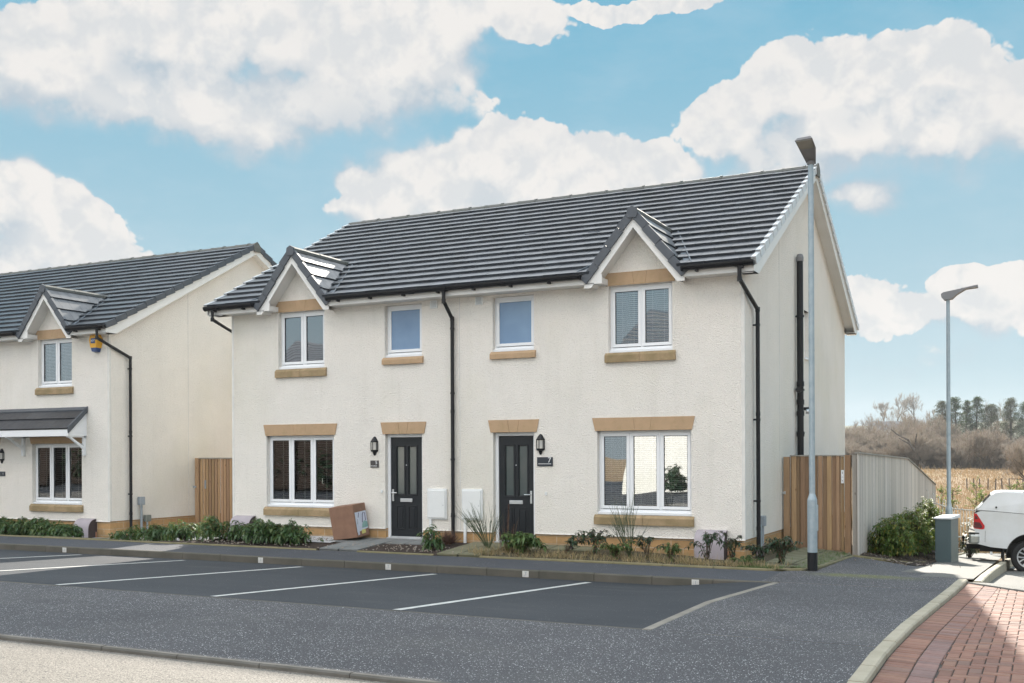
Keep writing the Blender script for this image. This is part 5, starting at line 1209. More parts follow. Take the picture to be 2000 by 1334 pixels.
def leaf_litter():
    rng = random.Random(44); lv = Leaves()
    for i in range(1500):
        x = rng.uniform(1.45, 2.6); y = rng.uniform(2.5, 8); 
        if y < 2.5+.45*(x-1.4): continue
        lv.leaf(Vector((x, y, H(x, y)+.035)), rdir(rng, -.1, .3), .05, .025, .1, tone=(rng.random(), rng.random()*.7, 0))
    MT['litter'] = leaf_mat('leaf_litter', (.05, .035, .028), (.14, .10, .07), rough=.9, trans=.1); tag(lv.obj('leaf_litter', 'litter'), 'brown leaf litter on the mulch under the evergreen hedge', 'litter', kind='stuff')
leaf_litter()
# ------------------------------------------------------------------ white bow-top railing and white panel behind
def railing():
    p0 = Vector((-.6, 17.2)); p1 = Vector((4.9, 12.0)); d = p1-p0; L = d.length; t = thing('bow_top_railing', 'white bow-topped railing along the edge of the field, behind the cabinet', 'railing', (p0.x, p0.y, 0), math.atan2(d.y, d.x)); MT['railwhite'] = simple('railing_white', (.62, .62, .58), rough=.5)
    def zg(s): q = p0+d*(s/L); return H(q.x, q.y)+.05
    m = MB(); s = 0
    for zz in (.18, .95): m.tube([(0, 0, zg(0)+zz), (L*.5, 0, zg(L*.5)+zz), (L, 0, zg(L)+zz)], .016, 6)
    m.obj('rail', 'railwhite', t); m = MB()
    while s < L:
        z = zg(s); s2 = s+.11; z2 = zg(s2); arc = [(s, 0, z+.05), (s, 0, z+1.02)]+[(s+.055-.055*math.cos(a), 0, (z+z2)/2+1.02+.085*math.sin(a)) for a in [math.pi*i/6 for i in range(1, 6)]]+[(s2, 0, z2+1.02), (s2, 0, z2+.05)]; m.tube(arc, .011, 5); s += .23
    m.obj('bow_bar', 'railwhite', t); m = MB(); s = 0
    while s < L+.1: m.box(s-.025, s+.025, -.025, .025, zg(s)-.3, zg(s)+1.0); s += 1.9
    m.obj('post', 'railwhite', t)
railing()
t = thing('white_panel', 'white panel on two posts by the railing, left of the white pickup', 'panel', (3.10, 11.5, H(3.1, 11.5)), R(-8)); m = MB(); m.bev(-.02, .42, 0, .06, .55, 1.18, .006); [m.box(.03+i*.06, .035+i*.06, -.004, 0, .56, 1.17) for i in range(6)]; m.obj('panel', 'upvc', t); MB().box(.18, .23, .01, .05, -.1, .55).obj('post', 'upvc', t)
# ------------------------------------------------------------------ white pickup
def pickup():
    MT['carpaint'] = simple('white_car_paint', (.72, .74, .76), (.62, .63, .62), scale=2.2, rough=.22, detail=7); MT['carglass'] = simple('dark_car_glass', (.012, .014, .016), rough=.05, spec=.8); MT['rubber'] = simple('tyre_rubber', (.018, .018, .019), rough=.8, bs=60, bstr=.2)
    MT['red'] = simple('tail_lamp_red', (.55, .012, .018), rough=.15); MT['reddark'] = simple('tail_lamp_dark', (.10, .02, .025), rough=.15); MT['alloy'] = simple('alloy_wheel', (.62, .64, .66), rough=.3, metal=.6); MT['alloyblack'] = simple('alloy_black', (.02, .02, .022), rough=.4)
    MT['underside'] = simple('car_underside', (.02, .02, .02), rough=.9); MT['bumper'] = simple('bumper_chrome', (.42, .44, .42), rough=.25, metal=.6); MT['dirt'] = simple('dirty_plastic', (.05, .05, .045), rough=.8)
    X0, Y0 = 3.085, 6.55; z0 = drivez(4.2, 6.9); t = thing('pickup_truck', 'white pickup with a hard canopy over its bed, cut off by the right edge', 'pickup truck', (X0, Y0, z0), R(3)); t.rotation_euler = (0, R(1.6), R(3))
    W_ = 1.62; wx = 1.14; R_ = .345; fx = 4.0
    def arch(cx, r, z): return [(cx+r*math.cos(a), z+r*math.sin(a)) for a in [R(u) for u in range(0, 181, 15)]]
    def side(y, s):   # lower body side with wheel arches, slightly barrelled
        pass
    # cross-sections: outline of the body side swept across the width, with tumblehome
    low = [(.13, .58), (.42, .52)]+[(wx-.42*math.cos(R(u)), .36+.46*math.sin(R(u))) for u in range(18, 163, 12)]+[(1.62, .44), (3.50, .42)]+[(fx-.42*math.cos(R(u)), .36+.46*math.sin(R(u))) for u in range(18, 163, 12)]+[(4.55, .42), (4.72, .50)]
    up = [(4.76, .80), (4.70, .98), (4.35, 1.06), (3.62, 1.13), (3.1, 1.20), (.20, 1.27), (.10, 1.22), (.085, .95)]
    out = low+up; n = len(out); m = MB(); Ys = [(0.03, .97), (0, 1.0), (W_, 1.0), (W_-.03, .97)]
    v = [(x, y, z if k == 1 else .8+(z-.8)*k) for y, k in ((.0, 1), (W_, 1)) for x, z in out]; m.add(v, [tuple(range(n))[::-1], tuple(range(n, 2*n))]+[(i, (i+1) % n, n+(i+1) % n, n+i) for i in range(n)]); b = m.obj('body', 'carpaint', t)
    # canopy and cab as tapered shells
    def shell(pr, name, mat, inset=.07, zb=1.25, par=t, y0=.01, y1=W_-.01):
        n = len(pr); v = []; zt = max(z for x, z in pr)
        for x, z in pr: k = (z-zb)/(zt-zb) if z > zb else 0; v.append((x, y0+inset*k*k, z))
        for x, z in pr: k = (z-zb)/(zt-zb) if z > zb else 0; v.append((x, y1-inset*k*k, z))
        return MB().add(v, [tuple(range(n))[::-1], tuple(range(n, 2*n))]+[(i, (i+1) % n, n+(i+1) % n, n+i) for i in range(n)]).obj(name, mat, par)
    can = shell([(.13, 1.28), (1.65, 1.21), (1.66, 1.62), (1.64, 1.70), (.62, 1.685), (.47, 1.66), (.40, 1.61), (.24, 1.42)], 'canopy', 'carpaint')
    shell([(1.68, 1.20), (3.55, 1.13), (3.0, 1.50), (2.78, 1.575), (2.1, 1.60), (1.72, 1.57)], 'cab', 'carpaint', .12)
    MB().add([(1.80, .055, 1.24), (2.55, .05, 1.20), (2.50, .10, 1.50), (1.84, .10, 1.53)], ((0, 1, 2, 3),)).obj('side_window', 'carglass', t)
    MB().add([(2.62, .05, 1.20), (3.30, .055, 1.17), (2.86, .11, 1.49), (2.60, .10, 1.50)], ((0, 1, 2, 3),)).obj('side_window', 'carglass', t)
    MB().add([(3.50, .14, 1.16), (3.50, W_-.14, 1.16), (3.04, W_-.2, 1.49), (3.04, .2, 1.49)], ((0, 1, 2, 3),)).obj('windscreen', 'carglass', t)
    MB().add([(.235, .2, 1.43), (.235, W_-.2, 1.43), (.385, W_-.24, 1.605), (.385, .24, 1.605)], ((0, 3, 2, 1),)).obj('rear_window', 'carglass', can)
    m = MB(); m.add([(.11, -.004, 1.287), (1.65, -.004, 1.213), (1.65, -.004, 1.222), (.11, -.004, 1.296)], ((0, 1, 2, 3),)); m.add([(.085, .0, 1.235), (.13, .0, 1.30), (.13, W_, 1.30), (.085, W_, 1.235)], ((0, 1, 2, 3),)); m.obj('seal', 'dirt', can)
    m = MB(); m.tube([(.50, -.004, 1.36), (.50, -.012, 1.36)], .022, 10); m.obj('lock', 'dirt', can)
    m = MB(); m.tube([(1.0, .16, 1.705), (1.62, .16, 1.715)], .018, 8); m.obj('roof_rail', 'alloy', can)
    # lamps, bumper, tow bar
    for y, s in ((-.008, 1), (W_+.008, -1)):
        m = MB(); yy = y; p = [(.075, 1.21), (.125, 1.215), (.29, .96), (.285, .90), (.24, .885), (.075, .90)]; m.prism([(a, c) for a, c in p], 'y', yy, yy+.05*s); m.add([(.072, yy, .90), (.072, yy, 1.21), (.072, yy+.12*s, 1.21), (.072, yy+.12*s, .90)], ((0, 1, 2, 3),)); l = m.obj('tail_lamp', 'red', t)
        m = MB(); m.prism([(.085, 1.035), (.19, 1.03), (.24, .95), (.23, .91), (.085, .915)], 'y', yy-.004*s, yy); m.prism([(.095, 1.16), (.135, 1.16), (.16, 1.10), (.095, 1.10)], 'y', yy-.004*s, yy); m.obj('dark_lens', 'reddark', l)
    m = MB(); m.bev(-.02, .21, -.015, .25, .56, .78, .05); m.bev(-.02, .21, W_-.25, W_+.015, .56, .78, .05); m.bev(.0, .18, .25, W_-.25, .54, .70, .02); bp = m.obj('bumper', 'bumper', t)
    MB().bev(-.02, .19, -.005, W_+.005, .78, .815, .01).obj('step_pad', 'dirt', bp)
    m = MB(); m.bev(-.06, .30, .35, W_-.35, .44, .54, .01); m.box(.2, 1.9, .3, W_-.3, .40, .62); m.box(.2, 4.5, .12, W_-.12, .42, .60); m.tube([(-.05, W_/2, .50), (-.13, W_/2, .50), (-.13, W_/2, .62)], .02, 8); m.lathe([(.0, .60), (.028, .615), (.034, .64), (.028, .665), (.0, .68)], -.13, W_/2, 12); m.tube([(-.13, W_/2+.03, .50), (-.14, W_/2+.03, .38)], .012, 6); m.obj('tow_bar', 'underside', t)
    for cx in (wx, fx):
        for y, s in ((.0, 1), (W_, -1)):
            # dark arch liner
            m = MB(); pts = [(cx-.42*math.cos(R(u)), .36+.46*math.sin(R(u))) for u in range(-10, 191, 12)]
            for i in range(len(pts)-1): m.quad((pts[i][0], y, pts[i][1]), (pts[i+1][0], y, pts[i+1][1]), (pts[i+1][0], y+.28*s, pts[i+1][1]), (pts[i][0], y+.28*s, pts[i][1]))
            m.prism([(p[0], p[1]) for p in pts], 'y', y+.275*s, y+.28*s); m.obj('wheel_arch', 'underside', t)
            ty0, ty1 = y+.0*s, y+.24*s; prof = [(.205, 0), (.235, -.012), (.31, -.018), (R_-.02, -.004), (R_, .03), (R_, .20), (R_-.02, .235), (.2, .24)]
            def ring(prof, n=40):
                v = []; f = []
                for r_, o in prof:
                    for k in range(n): a = 2*math.pi*k/n; v.append((cx+r_*math.cos(a), y+(o+.02)*s, R_+r_*math.sin(a)))
                for i in range(len(prof)-1):
                    for k in range(n): f.append((i*n+k, i*n+(k+1) % n, (i+1)*n+(k+1) % n, (i+1)*n+k))
                return v, f
            v, f = ring(prof); tyre = MB().add(v, f).obj('wheel', 'rubber', t, smooth=True)
            v, f = ring([(.205, .0), (.212, -.006), (.222, .0), (.225, .03), (.195, .03), (.19, .10), (.0, .10)]); MB().add(v, f).obj('rim', 'alloyblack', tyre)
            m = MB(); v, f = ring([(.228, .004), (.224, -.012), (.206, -.010), (.200, .012)], 40); m.add(v, f)
            for k in range(6):
                a0 = 2*math.pi*k/6+.26
                def Pp(r_, da, o): a = a0+da; return (cx+r_*math.cos(a), y+(o+.02)*s, R_+r_*math.sin(a))
                for sg in (-1, 1):
                    q = [Pp(.055, .18*sg-.2, .02), Pp(.055, .18*sg+.2, .02), Pp(.13, .21*sg+.09, .0), Pp(.205, .27*sg+.075, -.008), Pp(.205, .27*sg-.075, -.008), Pp(.13, .21*sg-.09, .0)]
                    q2 = [(a_, b_+.03*s, c_) for a_, b_, c_ in q]; m.add(q+q2, [(0, 1, 2, 3, 4, 5)]+[(i, (i+1) % 6, 6+(i+1) % 6, 6+i) for i in range(6)])
            m.add([(cx+.075*math.cos(a), y+.035*s, R_+.075*math.sin(a)) for a in [2*math.pi*k/16 for k in range(16)]], [tuple(range(16))]); m.obj('spoke', 'alloy', tyre)
    m = MB(); m.box(wx-.50, wx-.46, .01, .26, .18, .48); m.box(wx-.50, wx-.46, W_-.26, W_-.01, .18, .48); m.obj('mud_flap', 'underside', t)
    m = MB(); m.tube([(2.5, -.012, 1.08), (2.68, -.03, 1.08)], .014, 6); m.tube([(1.9, -.012, 1.10), (2.08, -.03, 1.10)], .014, 6); m.obj('door_handle', 'carpaint', t); m = MB(); m.bev(4.60, 4.78, .1, .42, .80, .95, .03); m.bev(4.60, 4.78, W_-.42, W_-.1, .80, .95, .03); m.obj('headlight', 'alloy', t)
    m = MB(); m.box(2.58, 2.588, -.003, 0, .50, 1.18); m.box(1.72, 1.728, -.003, 0, .50, 1.2); m.box(3.35, 3.358, -.003, 0, .62, 1.14); m.box(1.60, 1.608, -.003, 0, .48, 1.20); m.box(.30, .306, -.003, 0, .62, .86); m.obj('door_seam', 'dirt', b)
    m = MB(); pts = [(wx-.425*math.cos(R(u)), .36+.465*math.sin(R(u))) for u in range(-8, 189, 8)]; m.tube([(x, -.004, z) for x, z in pts], .010, 5); m.obj('arch_lip', 'dirt', b)
    m = MB(); m.bev(1.32, 1.50, -.006, .0, .98, 1.12, .004); m.obj('fuel_flap', 'carpaint', b)
pickup()
# ------------------------------------------------------------------ field, scrub and trees
MT['bark'] = simple('bark', (.115, .095, .078), (.08, .068, .058), rough=.95); MT['barkbrown'] = simple('bark_brown', (.15, .115, .09), (.11, .085, .068), rough=.95)
MT['twigs'] = leaf_mat('winter_twigs', (.24, .19, .16), (.32, .26, .21), (.30, .28, .19), rough=.95, trans=.2, tcol=None)
MT['needles'] = leaf_mat('pine_needles', (.030, .066, .036), (.058, .10, .05), (.09, .14, .05), rough=.7, trans=.15); MT['needlesb'] = leaf_mat('brown_needles', (.10, .10, .07), (.12, .12, .08), (.12, .16, .09), rough=.8, trans=.15)
def skeleton(rng, h, spread, levels=4, lean=0.0, trunks=1, start=.25, up=.5):
    segs = []   # (p, q, r0, r1, level)
    def grow(p, d, L, r, lv):
        n = 3; pts = [p]
        for i in range(n):
            d = (d+Vector((rng.gauss(0, .16), rng.gauss(0, .16), rng.gauss(0, .08)+up*.06))).normalized(); q = pts[-1]+d*(L/n); segs.append((pts[-1], q, r*(1-.25*i/n), r*(1-.25*(i+1)/n), lv)); pts.append(q)
        if lv >= levels: return
        k = rng.choice((3, 4, 4, 5)) if lv < 2 else rng.choice((3, 4))
        for j in range(k):
            u = rng.uniform(start if lv == 0 else .25, 1); i = min(n-1, int(u*n)); q = pts[i].lerp(pts[i+1], u*n-i); a = rng.uniform(0, 2*math.pi); s1 = d.orthogonal().normalized(); s2 = d.cross(s1); dd = (d*rng.uniform(.45, .9)+(s1*math.cos(a)+s2*math.sin(a))*spread+Vector((0, 0, up*.5))).normalized()
            grow(q, dd, L*rng.uniform(.55, .78), r*.55, lv+1)
    for k in range(trunks):
        a = rng.uniform(0, 2*math.pi); d = Vector((math.cos(a)*.35*(trunks > 1)+lean, math.sin(a)*.35*(trunks > 1), 1)).normalized(); grow(Vector((0, 0, 0)), d, h*.42, h*.018/(trunks**.3), 0)
    return segs
def bare_mesh(rng, h, spread, trunks=1, lean=0, twigw=.03, levels=4, start=.25, up=.5, ntw=3, twl=.09):
    segs = skeleton(rng, h, spread, levels, lean, trunks, start, up); S = MB(); lv = Leaves(); zs = max(q.z for _, q, _, _, _ in segs); k = h/zs
    for p, q, r0, r1, l in segs:
        p = p*k; q = q*k
        if l <= 1: S.tube([p, q], [r0*k, r1*k], 5 if l else 7, cap=False)
        else:
            lv.blade(p, q, max(twigw, r0*1.6*k), (rng.random(), rng.random(), 0)); 
            if l >= levels-1:
                for j in range(ntw):
                    b = p.lerp(q, rng.random()); d = ((q-p).normalized()+rdir(rng, -.3, 1)*.9).normalized(); lv.blade(b, b+d*h*twl*rng.uniform(.5, 1.3), twigw*.8, (rng.random(), rng.random(), 0))
    return S, lv
def tree(name, label, loc, h, spread, seed, group=None, trunks=1, lean=0, twigw=.05, levels=4, start=.3, up=.5, ntw=3, cat='tree', twl=.09, bark='bark'):
    rng = random.Random(seed); t = thing(name, label, cat, loc, group=group); S, lv = bare_mesh(rng, h, spread, trunks, lean, twigw, levels, start, up, ntw, twl); S.obj('trunk', bark, t); lv.obj('crown', 'twigs', t); return t
def far(az_px, d, x=None):
    u = az_px-1000; a = math.atan2(u, 2070)-YAW; X = CAM.x+math.sin(a)*d; Y = CAM.y+math.cos(a)*d; return X, Y, terrain(X, Y)
# scrubby leafless woodland that reads as one mass: branches and twigs built for several bushes and laid out many times in one mesh
def woodland():
    rng = random.Random(20); protos = []
    for k in range(7):
        S, lv = bare_mesh(random.Random(200+k), 1.0, .75 if k % 2 else .55, trunks=5 if k < 5 else 2, twigw=.0042, levels=4, start=.15, up=.55, ntw=5, twl=.085); V = np.array(lv.V, np.float32); F = np.array(lv.F, np.int32); T = np.array(lv.T, np.float32)
        # trunks as triangles
        SV = np.array([v[:] for v in S.v], np.float32); SF = []
        for f in S.f: SF.append(f[:3]); SF.append((f[0], f[2], f[3]))
        SF = np.array(SF, np.int32)+len(V); V = np.vstack([V, SV]); F = np.vstack([F, SF]); T = np.vstack([T, np.full((len(SF), 3), .1, np.float32)]); protos.append((V, F, T))
    VV, FF, TT = [], [], []; o = 0
    rows = [(236, 5.6, 54, .62), (246, 6.6, 46, .7), (258, 7.6, 44, .8), (272, 8.8, 40, .85), (290, 9.8, 34, .9), (315, 10.8, 30, .9)]
    for (d, h0, n, sp) in rows:
        for i in range(int(n*1.5)):
            u = 1330+(2230-1330)*(i+rng.uniform(-.4, .4))/int(n*1.5); X, Y, Z = far(u, d+rng.uniform(-5, 5)); 
            env = 1.0+.10*math.sin(u*.021+1)+.09*math.sin(u*.05)
            if 1725 < u < 1790 and d > 250: env *= .55
            if u > 1830 and d > 270: env *= .80
            h = h0*env*rng.uniform(.72, 1.12); V, F, T = protos[rng.randrange(7)]; a = rng.uniform(0, 6.28); ca, sa = math.cos(a), math.sin(a); w = h*rng.uniform(1.0, 1.45)
            P = np.empty_like(V); P[:, 0] = (V[:, 0]*ca-V[:, 1]*sa)*w+X; P[:, 1] = (V[:, 0]*sa+V[:, 1]*ca)*w+Y; P[:, 2] = V[:, 2]*h+Z; tn = T.copy(); tn[:, 0] = np.clip(tn[:, 0]*.5+rng.random()*.6, 0, 1)
            VV.append(P); FF.append(F+o); TT.append(tn); o += len(P)
    ob = npmesh('bare_woodland', np.vstack(VV), np.vstack(FF), 'twigs', None, np.vstack(TT)); tag(ob, 'brown leafless scrub woodland beyond the dry field', 'woodland', kind='stuff')
woodland()
def pine(label, px, d, h, w, seed, mat='needles', top=.12):
    rng = random.Random(seed); X, Y, Z = far(px, d); t = thing('pine_tree', label, 'tree', (X, Y, Z), group='pines above the leafless wood'); S = MB(); S.tube([(0, 0, 0), (rng.uniform(-.3, .3), 0, h*.5), (0, 0, h*.94)], [h*.022, h*.015, h*.004], 7, cap=False); lv = Leaves()
    n = 30
    for i in range(n):
        u = .34+.64*i/n; rr = w*.5*(1-u)**.55*1.25*rng.uniform(.6, 1.15); k = rng.choice((3, 4, 5))
        for j in range(k):
            a = rng.uniform(0, 6.28); e = Vector((math.cos(a)*rr, math.sin(a)*rr, h*u+rr*.28)); b = Vector((0, 0, h*u)); S.tube([b, e], [.05, .02], 4, cap=False)
            for c in (.55, .8, 1.0):
                cc = b.lerp(e, c)+Vector((rng.gauss(0, .2), rng.gauss(0, .2), rng.gauss(0, .15))); s = rng.uniform(.45, .95)*(w/5.5)**.5; g = rng.random()
                for m in range(34):
                    d_ = rdir(rng, -.5, 1); p = cc+Vector((d_.x*s*rng.random()**.4, d_.y*s*rng.random()**.4, d_.z*s*.6*rng.random()**.4)); q = p+(d_+rdir(rng, -1, 1)*.8).normalized()*.26; lv.blade(p, q, .11, (cl(g*.6+rng.random()*.4, 0, 1), rng.random(), 0))
    S.obj('trunk', 'bark', t); lv.obj('crown', mat, t)
for a in (('brownish pine partly hidden by the distant lamp post', 1841, 300, 16.2, 7.5, 301, 'needlesb'), ('broad green pine just right of the distant lamp post', 1865, 300, 17.0, 6.8, 302), ('slim green pine, second right of the distant lamp post', 1889, 310, 16.4, 4.6, 303), ('dark green pointed pine in the middle of the row', 1909, 305, 17.2, 5.8, 304), ('rounded grey-green pine right of the dark pointed one', 1937, 300, 14.8, 7.2, 305, 'needlesb'), ('tall brownish pine near the right edge', 1975, 305, 16.6, 7.0, 306, 'needlesb'), ('pine cut off by the right edge', 2006, 300, 15.2, 7, 307, 'needles')): pine(*a)
for a in (('leaning leafless tree in front of the wood, left of the distant lamp post', 1806, 232, 12.6, .62, 401, 1, -.22), ('spreading many-stemmed willow right of the distant lamp post', 1918, 228, 9.2, .75, 402, 5, 0), ('leafless tree behind the wood left of the lamp post', 1832, 262, 13.0, .6, 404, 1, 0), ('leafless tree standing behind the rounded pine', 1952, 318, 16.5, .6, 405, 1, 0), ('leafless tree rising over the left part of the wood', 1693, 280, 12.6, .55, 406, 1, 0), ('leafless tree second from the house edge over the wood', 1712, 285, 12.0, .55, 407, 2, 0), ('leafless tree at the right edge of the field', 2012, 120, 5.2, .8, 408, 4, -.1)):
    tree('bare_tree', a[0], far(a[1], a[2]), a[3], a[4], a[5], trunks=a[6], lean=a[7], twigw=.055 if a[2] > 150 else .022, group=None, up=.4)
tree('bare_tree', 'round-topped leafless tree on the far hill, left of the pair', far(1752, 760), 24, .6, 411, twigw=.14, group='leafless trees on the far hill'); tree('bare_tree', 'round-topped leafless tree on the far hill, right of the pair', far(1786, 760), 24, .6, 412, twigw=.14, group='leafless trees on the far hill'); tree('bare_tree', 'thin leafless tree on the far hill near the wood', far(1728, 760), 19, .5, 413, twigw=.14, group='leafless trees on the far hill')
# a few houses on the far hill
MT['farwall'] = simple('far_wall', (.50, .50, .48), rough=.9); MT['farroof'] = simple('far_roof', (.16, .17, .19), rough=.9)
for i, (px, d, w, lb) in enumerate(((1742, 640, 16, 'tiny pale house on the far hill, left one'), (1763, 660, 13, 'tiny pale house on the far hill, right one'), (1728, 700, 18, 'tiny long grey building on the crest of the far hill'))):
    X, Y, Z = far(px, d); t = thing('distant_house', lb, 'house', (X, Y, Z-.5), group='tiny houses on the far hill'); MB().box(-w/2, w/2, 0, 8, 0, 5).obj('wall', 'farwall', t); MB().prism([(-.5, 5), (8.5, 5), (4, 8)], 'x', -w/2-.3, w/2+.3).obj('roof', 'farroof', t)
# dry grass tussocks over the near part of the field and the reeds below the railing
def tussocks():
    rng = random.Random(30); lv = Leaves()
    for i in range(5200):
        d = 34+190*rng.random()**1.7; u = rng.uniform(1560, 2140); X, Y, Z = far(u, d); k = (d/60)**.75; h = rng.uniform(.25, .55)*(1+.15*k); g = rng.random()
        for j in range(7): dd = rdir(rng, .3, 1); b = Vector((X+rng.gauss(0, .22*k), Y+rng.gauss(0, .25*k), Z-.02)); lv.blade(b, b+Vector((dd.x*h*.8, dd.y*h*.8, h*abs(dd.z)+.05)), .035*k, (cl(g*.7+rng.random()*.3, 0, 1), rng.random()*.9, 0))
    for i in range(3600):
        d = rng.uniform(33, 46); u = rng.uniform(1600, 2120); X, Y, Z = far(u, d); g = rng.random()
        for j in range(5): b = Vector((X+rng.gauss(0, .2), Y+rng.gauss(0, .2), Z)); q = b+Vector((rng.gauss(0, .12), rng.gauss(0, .1), rng.uniform(.35, .8))); lv.blade(b, q, .028, (g, rng.random(), 0))
    MT['fieldgrass'] = leaf_mat('field_grass', (.28, .185, .10), (.38, .265, .15), (.17, .15, .07), rough=.95, trans=.3, tcol=None); tag(lv.obj('field_grass', 'fieldgrass'), 'dry straw-coloured tussock grass covering the field', 'grass', kind='stuff')
    lv = Leaves()
    for i in range(1500):
        s = rng.random(); X = rng.uniform(2.6, 3.85) if s < .3 else rng.uniform(-1, 6); Y = rng.uniform(12.6, 17) if s < .3 else rng.uniform(13.5, 30); Z = terrain(X, Y)+(.30 if Y < 10 else 0)
        if Y < 18: Z = H(X, min(Y, 16))+.0 if Y < 13.5 else Z
        for j in range(6): b = Vector((X+rng.gauss(0, .1), Y+rng.gauss(0, .1), Z)); dd = rdir(rng, .4, 1); lv.blade(b, b+dd*rng.uniform(.08, .4 if Y > 15 else .16), .012, (rng.random(), rng.uniform(.3, 1), 0))
    tag(lv.obj('verge_grass', 'fieldgrass'), 'pale yellow-green grass verge behind the path and railing', 'grass', kind='stuff')
tussocks()
MT['saplingleaf'] = leaf_mat('sapling_leaf', (.16, .22, .05), (.24, .30, .07), (.28, .30, .12), rough=.6, trans=.4)
for i, (px, d, h, lb) in enumerate(((1838, 62, 1.7, 'yellow-green sapling just left of the distant lamp post'), (1859, 55, 2.0, 'yellow-green sapling just right of the distant lamp post'), (1905, 66, 2.1, 'yellow-green sapling left of the pickup canopy'), (1915, 60, 1.6, 'low yellow-green sapling left of the pickup canopy, nearest the car'), (1972, 70, 1.9, 'yellow-green sapling above the pickup canopy'), (1990, 74, 1.9, 'yellow-green sapling above the pickup near the right edge'))):
    rng = random.Random(500+i); X, Y, Z = far(px, d); t = thing('sapling', lb, 'tree', (X, Y, Z), group='yellow-green saplings in the field'); S = MB(); lv = Leaves(); S.tube([(0, 0, 0), (.05, 0, h)], [.03, .01], 5)
    for j in range(26):
        u = rng.uniform(.2, 1); b = Vector((.05*u, 0, h*u)); dd = rdir(rng, 0, 1); e = b+dd*h*.34*(1.15-u*.6); S.tube([b, e], [.012, .006], 4, cap=False)
        for k in range(12): lv.leaf(b.lerp(e, rng.uniform(.3, 1)), rdir(rng, -.5, 1), .13, .06, .2, tone=(rng.random(), rng.random(), 0))
    S.obj('stem', 'twig', t); lv.obj('foliage', 'saplingleaf', t)
# posts of the old field fence
rng = random.Random(31)
for i, px in enumerate((1889, 1901, 1914, 1929, 1944, 1957, 1971, 1985, 1999)):
    d = 118+rng.uniform(-1, 1); X, Y, Z = far(px, d); m = MB(); lx = rng.uniform(-.08, .08); m.tube([(0, 0, -.2), (lx, 0, 1.15)], [.07, .06], 6); o = m.obj('fence_post', 'bark'); o.location = (X, Y, Z); tag(o, 'thin wooden post in the dry field, %s from the left' % ('first', 'second', 'third', 'fourth', 'fifth', 'sixth', 'seventh', 'eighth', 'ninth')[i], 'fence post', group='posts of the old field fence')
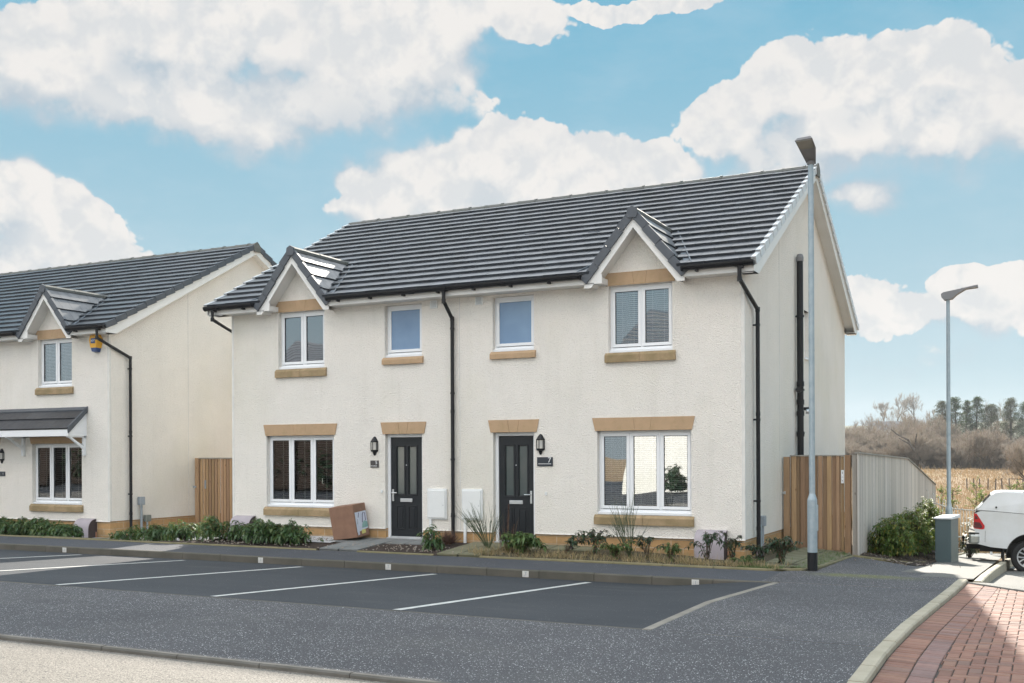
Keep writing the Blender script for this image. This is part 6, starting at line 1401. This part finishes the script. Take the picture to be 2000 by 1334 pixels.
# ------------------------------------------------------------------ the houses across the road, seen only as reflections in the windows
def opposite(x, y, label, w=11.0, rz=180):
    t = thing('opposite_house', label, 'house', (x, y, 1.4), R(rz), group='houses across the road'); m = MB(); hl = [(a, a+1.5, b, b+1.3) for a in (1.2, 7.6) for b in (3.5,)]+[(4.6, 5.6, .1, 2.2)]; wall_quads(m, 0, w, 0, 5, hl, 0)
    m.quad((0, 0, 0), (0, 8, 0), (0, 8, 5), (0, 0, 5)); m.quad((w, 0, 0), (w, 8, 0), (w, 8, 5), (w, 0, 5)); m.poly([(0, 0, 5), (0, 8, 5), (0, 4, 7.4)]); m.poly([(w, 0, 5), (w, 8, 5), (w, 4, 7.4)]); m.quad((0, 8, 0), (w, 8, 0), (w, 8, 5), (0, 8, 5)); m.obj('wall', 'render', t); MB().box(0, w, .001, 7.99, -2, .0).obj('base_wall', 'render', t)
    m = MB(); 
    for k in range(12):
        y0, y1 = -.35+k*.363, -.35+(k+1)*.363+.02; m.add([(-.3, y0, 5+k*.2+.04), (w+.3, y0, 5+k*.2+.04), (w+.3, y1, 5+(k+1)*.2+.01), (-.3, y1, 5+(k+1)*.2+.01), (-.3, y0, 5+k*.2), (w+.3, y0, 5+k*.2)], ((0, 1, 2, 3), (4, 5, 1, 0)), .9)
    m.quad((-.3, 8.35, 5), (w+.3, 8.35, 5), (w+.3, 4, 7.4), (-.3, 4, 7.4), .9); m.obj('roof', 'tile', t)
    m = MB(); [m.quad((a, .11, c), (b, .11, c), (b, .11, d), (a, .11, d)) for a, b, c, d in hl]; m.obj('window', 'carglass', t)
opposite(-1.4, -27, 'cream house across the road reflected in the windows of number 7'); opposite(14, -27.5, 'cream house across the road, farthest right'); opposite(-26, -31, 'cream house across the road reflected in the upper window of number 5'); opposite(-43, -33, 'cream house across the road, farthest left')
for i, (x, y, r, h, lb) in enumerate(((-9.6, -25.2, .45, 1.3, 'small dark evergreen reflected at the right of the big window of number 7'), (-27.5, -25.5, 2.2, 3.0, 'added dark evergreen dimming the reflection in the big window of number 5, right one'), (-31.5, -25.5, 2.4, 3.2, 'added dark evergreen dimming the reflection in the big window of number 5, middle one'), (-36, -25.5, 2.6, 2.9, 'added dark evergreen dimming the reflection in the big window of number 5, left one'), (-45, -26, 3.2, 3.4, 'added dark evergreen dimming the reflection in the window under the canopy, right one'), (-52, -26, 3.4, 3.4, 'added dark evergreen dimming the reflection in the window under the canopy, left one'))):  # the large ones are added, unseen, to darken the window reflections
    shrub('evergreen_shrub', lb, (x, y, .05), r, .9, h, 700 if r > 2 else 320, 'leafdark', .20 if r > 2 else .16, .11 if r > 2 else .08, 600+i, stem=False)
    if r > 2: MB().bev(x-r*.85, x+r*.85, y-.6, y+.6, .1, h*.86, .3).obj('dark_core', 'mulch', bpy.data.objects[[o.name for o in COL.objects if o.get('label') == lb][0]]).location = (-x, -y, -.05)  # dark block added inside so the wall behind is not mirrored
# ------------------------------------------------------------------ air
def haze():
    m = bpy.data.materials.new('haze_air'); m.use_nodes = True; t = NT(m.node_tree); t.n.clear(); out = t.node('ShaderNodeOutputMaterial'); v = t.node('ShaderNodeVolumePrincipled')
    v.inputs['Density'].default_value = .0002; v.inputs['Color'].default_value = (.82, .86, .90, 1); v.inputs['Anisotropy'].default_value = .2; t.l.new(v.outputs[0], out.inputs['Volume'])
    MT['haze'] = m; b = MB(); b.box(-930, 930, -430, 1430, -6, 62); o = b.obj('haze', 'haze'); tag(o, 'thin pale haze over the field and the far wood', 'haze', kind='stuff')
haze()
